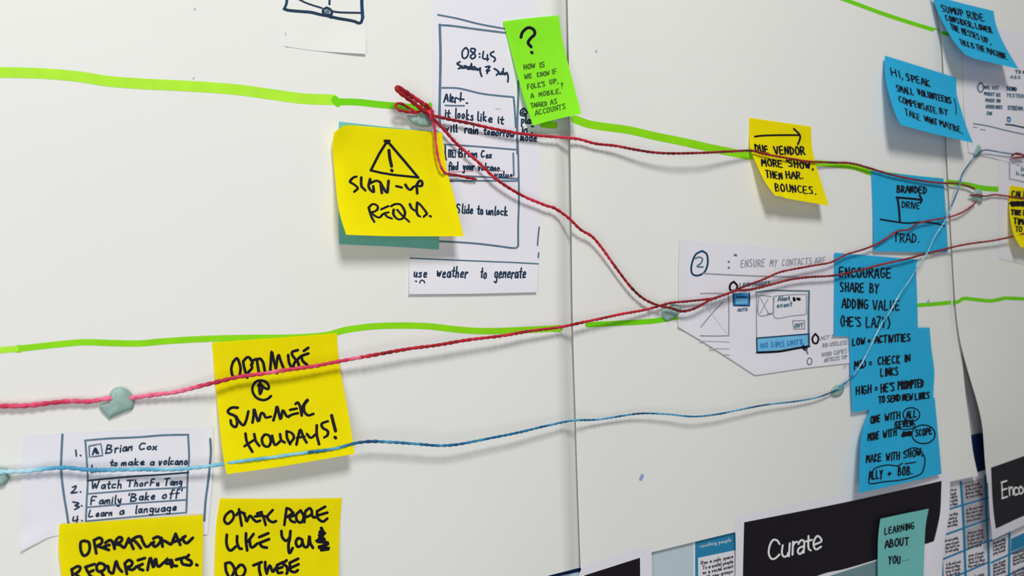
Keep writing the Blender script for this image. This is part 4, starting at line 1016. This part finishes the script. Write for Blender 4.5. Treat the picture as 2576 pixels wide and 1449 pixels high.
yarn('red_yarn', along([(1092, 292, 5.5), (1130, 300, 4.5), (1180, 310, 4.5), (1240, 324, 5), (1290, 333, 5), (1350, 341, 5), (1405, 345, 5), (1455, 350, 4.5), (1500, 362, 4.5), (1550, 367, 6), (1600, 377, 8), (1650, 384, 10), (1710, 386, 12), (1780, 384, 12), (1840, 381, 9),
     (1888, 379, 7), (1920, 387, 7), (1970, 396, 7.5), (2030, 406, 6), (2090, 409, 4), (2140, 411, 3.5), (2190, 424, 3.5), (2240, 439, 3.5), (2300, 452, 3.5), (2360, 460, 4), (2400, 461, 4.2), (2430, 467, 4), (2452, 476, 4)]), 2.2, [M_RED, M_DARKRED],
     'upper red yarn stretched from the knot along the green line to the right putty', mat_at=lambda t: 0 if t < .25 else 1)
yarn('red_yarn', [(1088, 292, 14.4), (1094, 330, 14), (1096, 360, 14.6), (1103, 400, 15.6), (1113, 427, 16), (1124, 437, 14), (1150, 441, 11.4), (1175, 447, 11.4), (1198, 451, 10.9)], 1.9, [M_PINKRED, M_RED],
     'short loose red yarn tail hanging from the knot over the sign-up note', mat_at=lambda t: 0 if t < .6 else 1)
yarn('red_yarn', along([(2440, 492, 3.8), (2460, 490, 5), (2478, 494, 3.5), (2500, 490, 3), (2520, 492, 3), (2545, 495, 3.2), (2575, 500, 2)]), 2.0, [M_DARKRED],
     'short piece of red yarn running from the right putty behind the edge note')
# knot: a bow of loops round the putty
kn = yarn('yarn_knot', [(1088, 284, 14), (1066, 263, 15), (1042, 246, 17), (1018, 230, 18.5), (1003, 219, 20), (997, 222, 21), (1006, 233, 20), (1030, 251, 18.5), (1056, 271, 17), (1084, 292, 15)], 3.0, [M_RED],
     'thick red yarn knot with two loops, tied over the putty left of the phone sketch')
yarn('loop', [(1086, 290, 14.5), (1060, 280, 15), (1048, 283, 15), (1034, 275, 16), (1014, 263, 17), (1001, 260, 17.5), (995, 266, 17.5), (1002, 276, 17), (1022, 281, 16), (1046, 284, 15)], 1.9, [M_RED], parent=kn)
yarn('wrap', [(1076, 268, 13), (1084, 276, 17), (1088, 290, 17.5), (1088, 304, 14)], 2.6, [M_RED], parent=kn)
yarn('wrap', [(1070, 274, 14), (1080, 282, 17.5), (1084, 296, 17), (1090, 308, 13)], 2.2, [M_PINKRED], parent=kn)
yarn('wrap', [(1060, 266, 17), (1068, 262, 19), (1078, 268, 18), (1086, 284, 15)], 2.0, [M_RED], parent=kn)
# blue yarn
yarn('blue_yarn', along([(-40, 1190, 3), (0, 1188, 3.5), (22, 1187, 4), (60, 1186, 3.5), (110, 1180, 4), (165, 1176, 4.5), (215, 1181, 4.5), (280, 1182, 5), (350, 1181, 5.5), (430, 1181, 6), (490, 1177, 6.5), (550, 1169, 8), (600, 1161, 10.5),
     (680, 1151, 11), (760, 1140, 11), (840, 1129, 11), (890, 1116, 10.5), (930, 1111, 10), (980, 1112, 10), (1040, 1116, 10), (1100, 1121, 10), (1150, 1118, 10), (1220, 1105, 9.5), (1300, 1089, 9), (1380, 1070, 8), (1440, 1058, 6), (1500, 1056, 5), (1560, 1047, 5),
     (1615, 1040, 6), (1680, 1042, 7), (1740, 1048, 8), (1800, 1043, 8), (1860, 1031, 7.5), (1930, 1018, 6.5), (2000, 1010, 5.5), (2060, 999, 4.5), (2100, 983, 3.6), (2112, 978, 3.4), (2130, 962, 4)]), (2.5, 1.6), [M_PALEY, M_BLUEY],
     'blue yarn running from the left edge to the putty beside the blue notes', mat_at=lambda t: 0 if t < .24 else 1)
yarn('blue_yarn', along([(2112, 972, 3.4), (2140, 952, 6), (2165, 918, 8), (2190, 870, 9), (2215, 820, 10), (2240, 782, 11), (2265, 738, 12), (2290, 702, 12), (2310, 668, 12.5), (2330, 640, 12), (2352, 595, 12), (2378, 555, 11), (2395, 515, 11.5), (2412, 473, 12), (2420, 440, 11),
     (2438, 412, 9), (2455, 392, 6), (2476, 378, 5), (2510, 382, 4.5), (2550, 388, 4.2), (2620, 394, 4)]), 1.5, [M_PALEY, M_BLUEY],
     'blue yarn rising steeply from the lower putty across the blue notes to the upper right', mat_at=lambda t: 0 if .04 < t < .52 else 1)
yarn('red_yarn', along([(2545, 392, 5.5), (2556, 386, 6.5), (2568, 388, 7), (2580, 394, 6), (2562, 396, 5.5), (2550, 398, 5)]), 2.2, [M_DARKRED],
     'small dark red yarn knot on the blue yarn at the right edge')
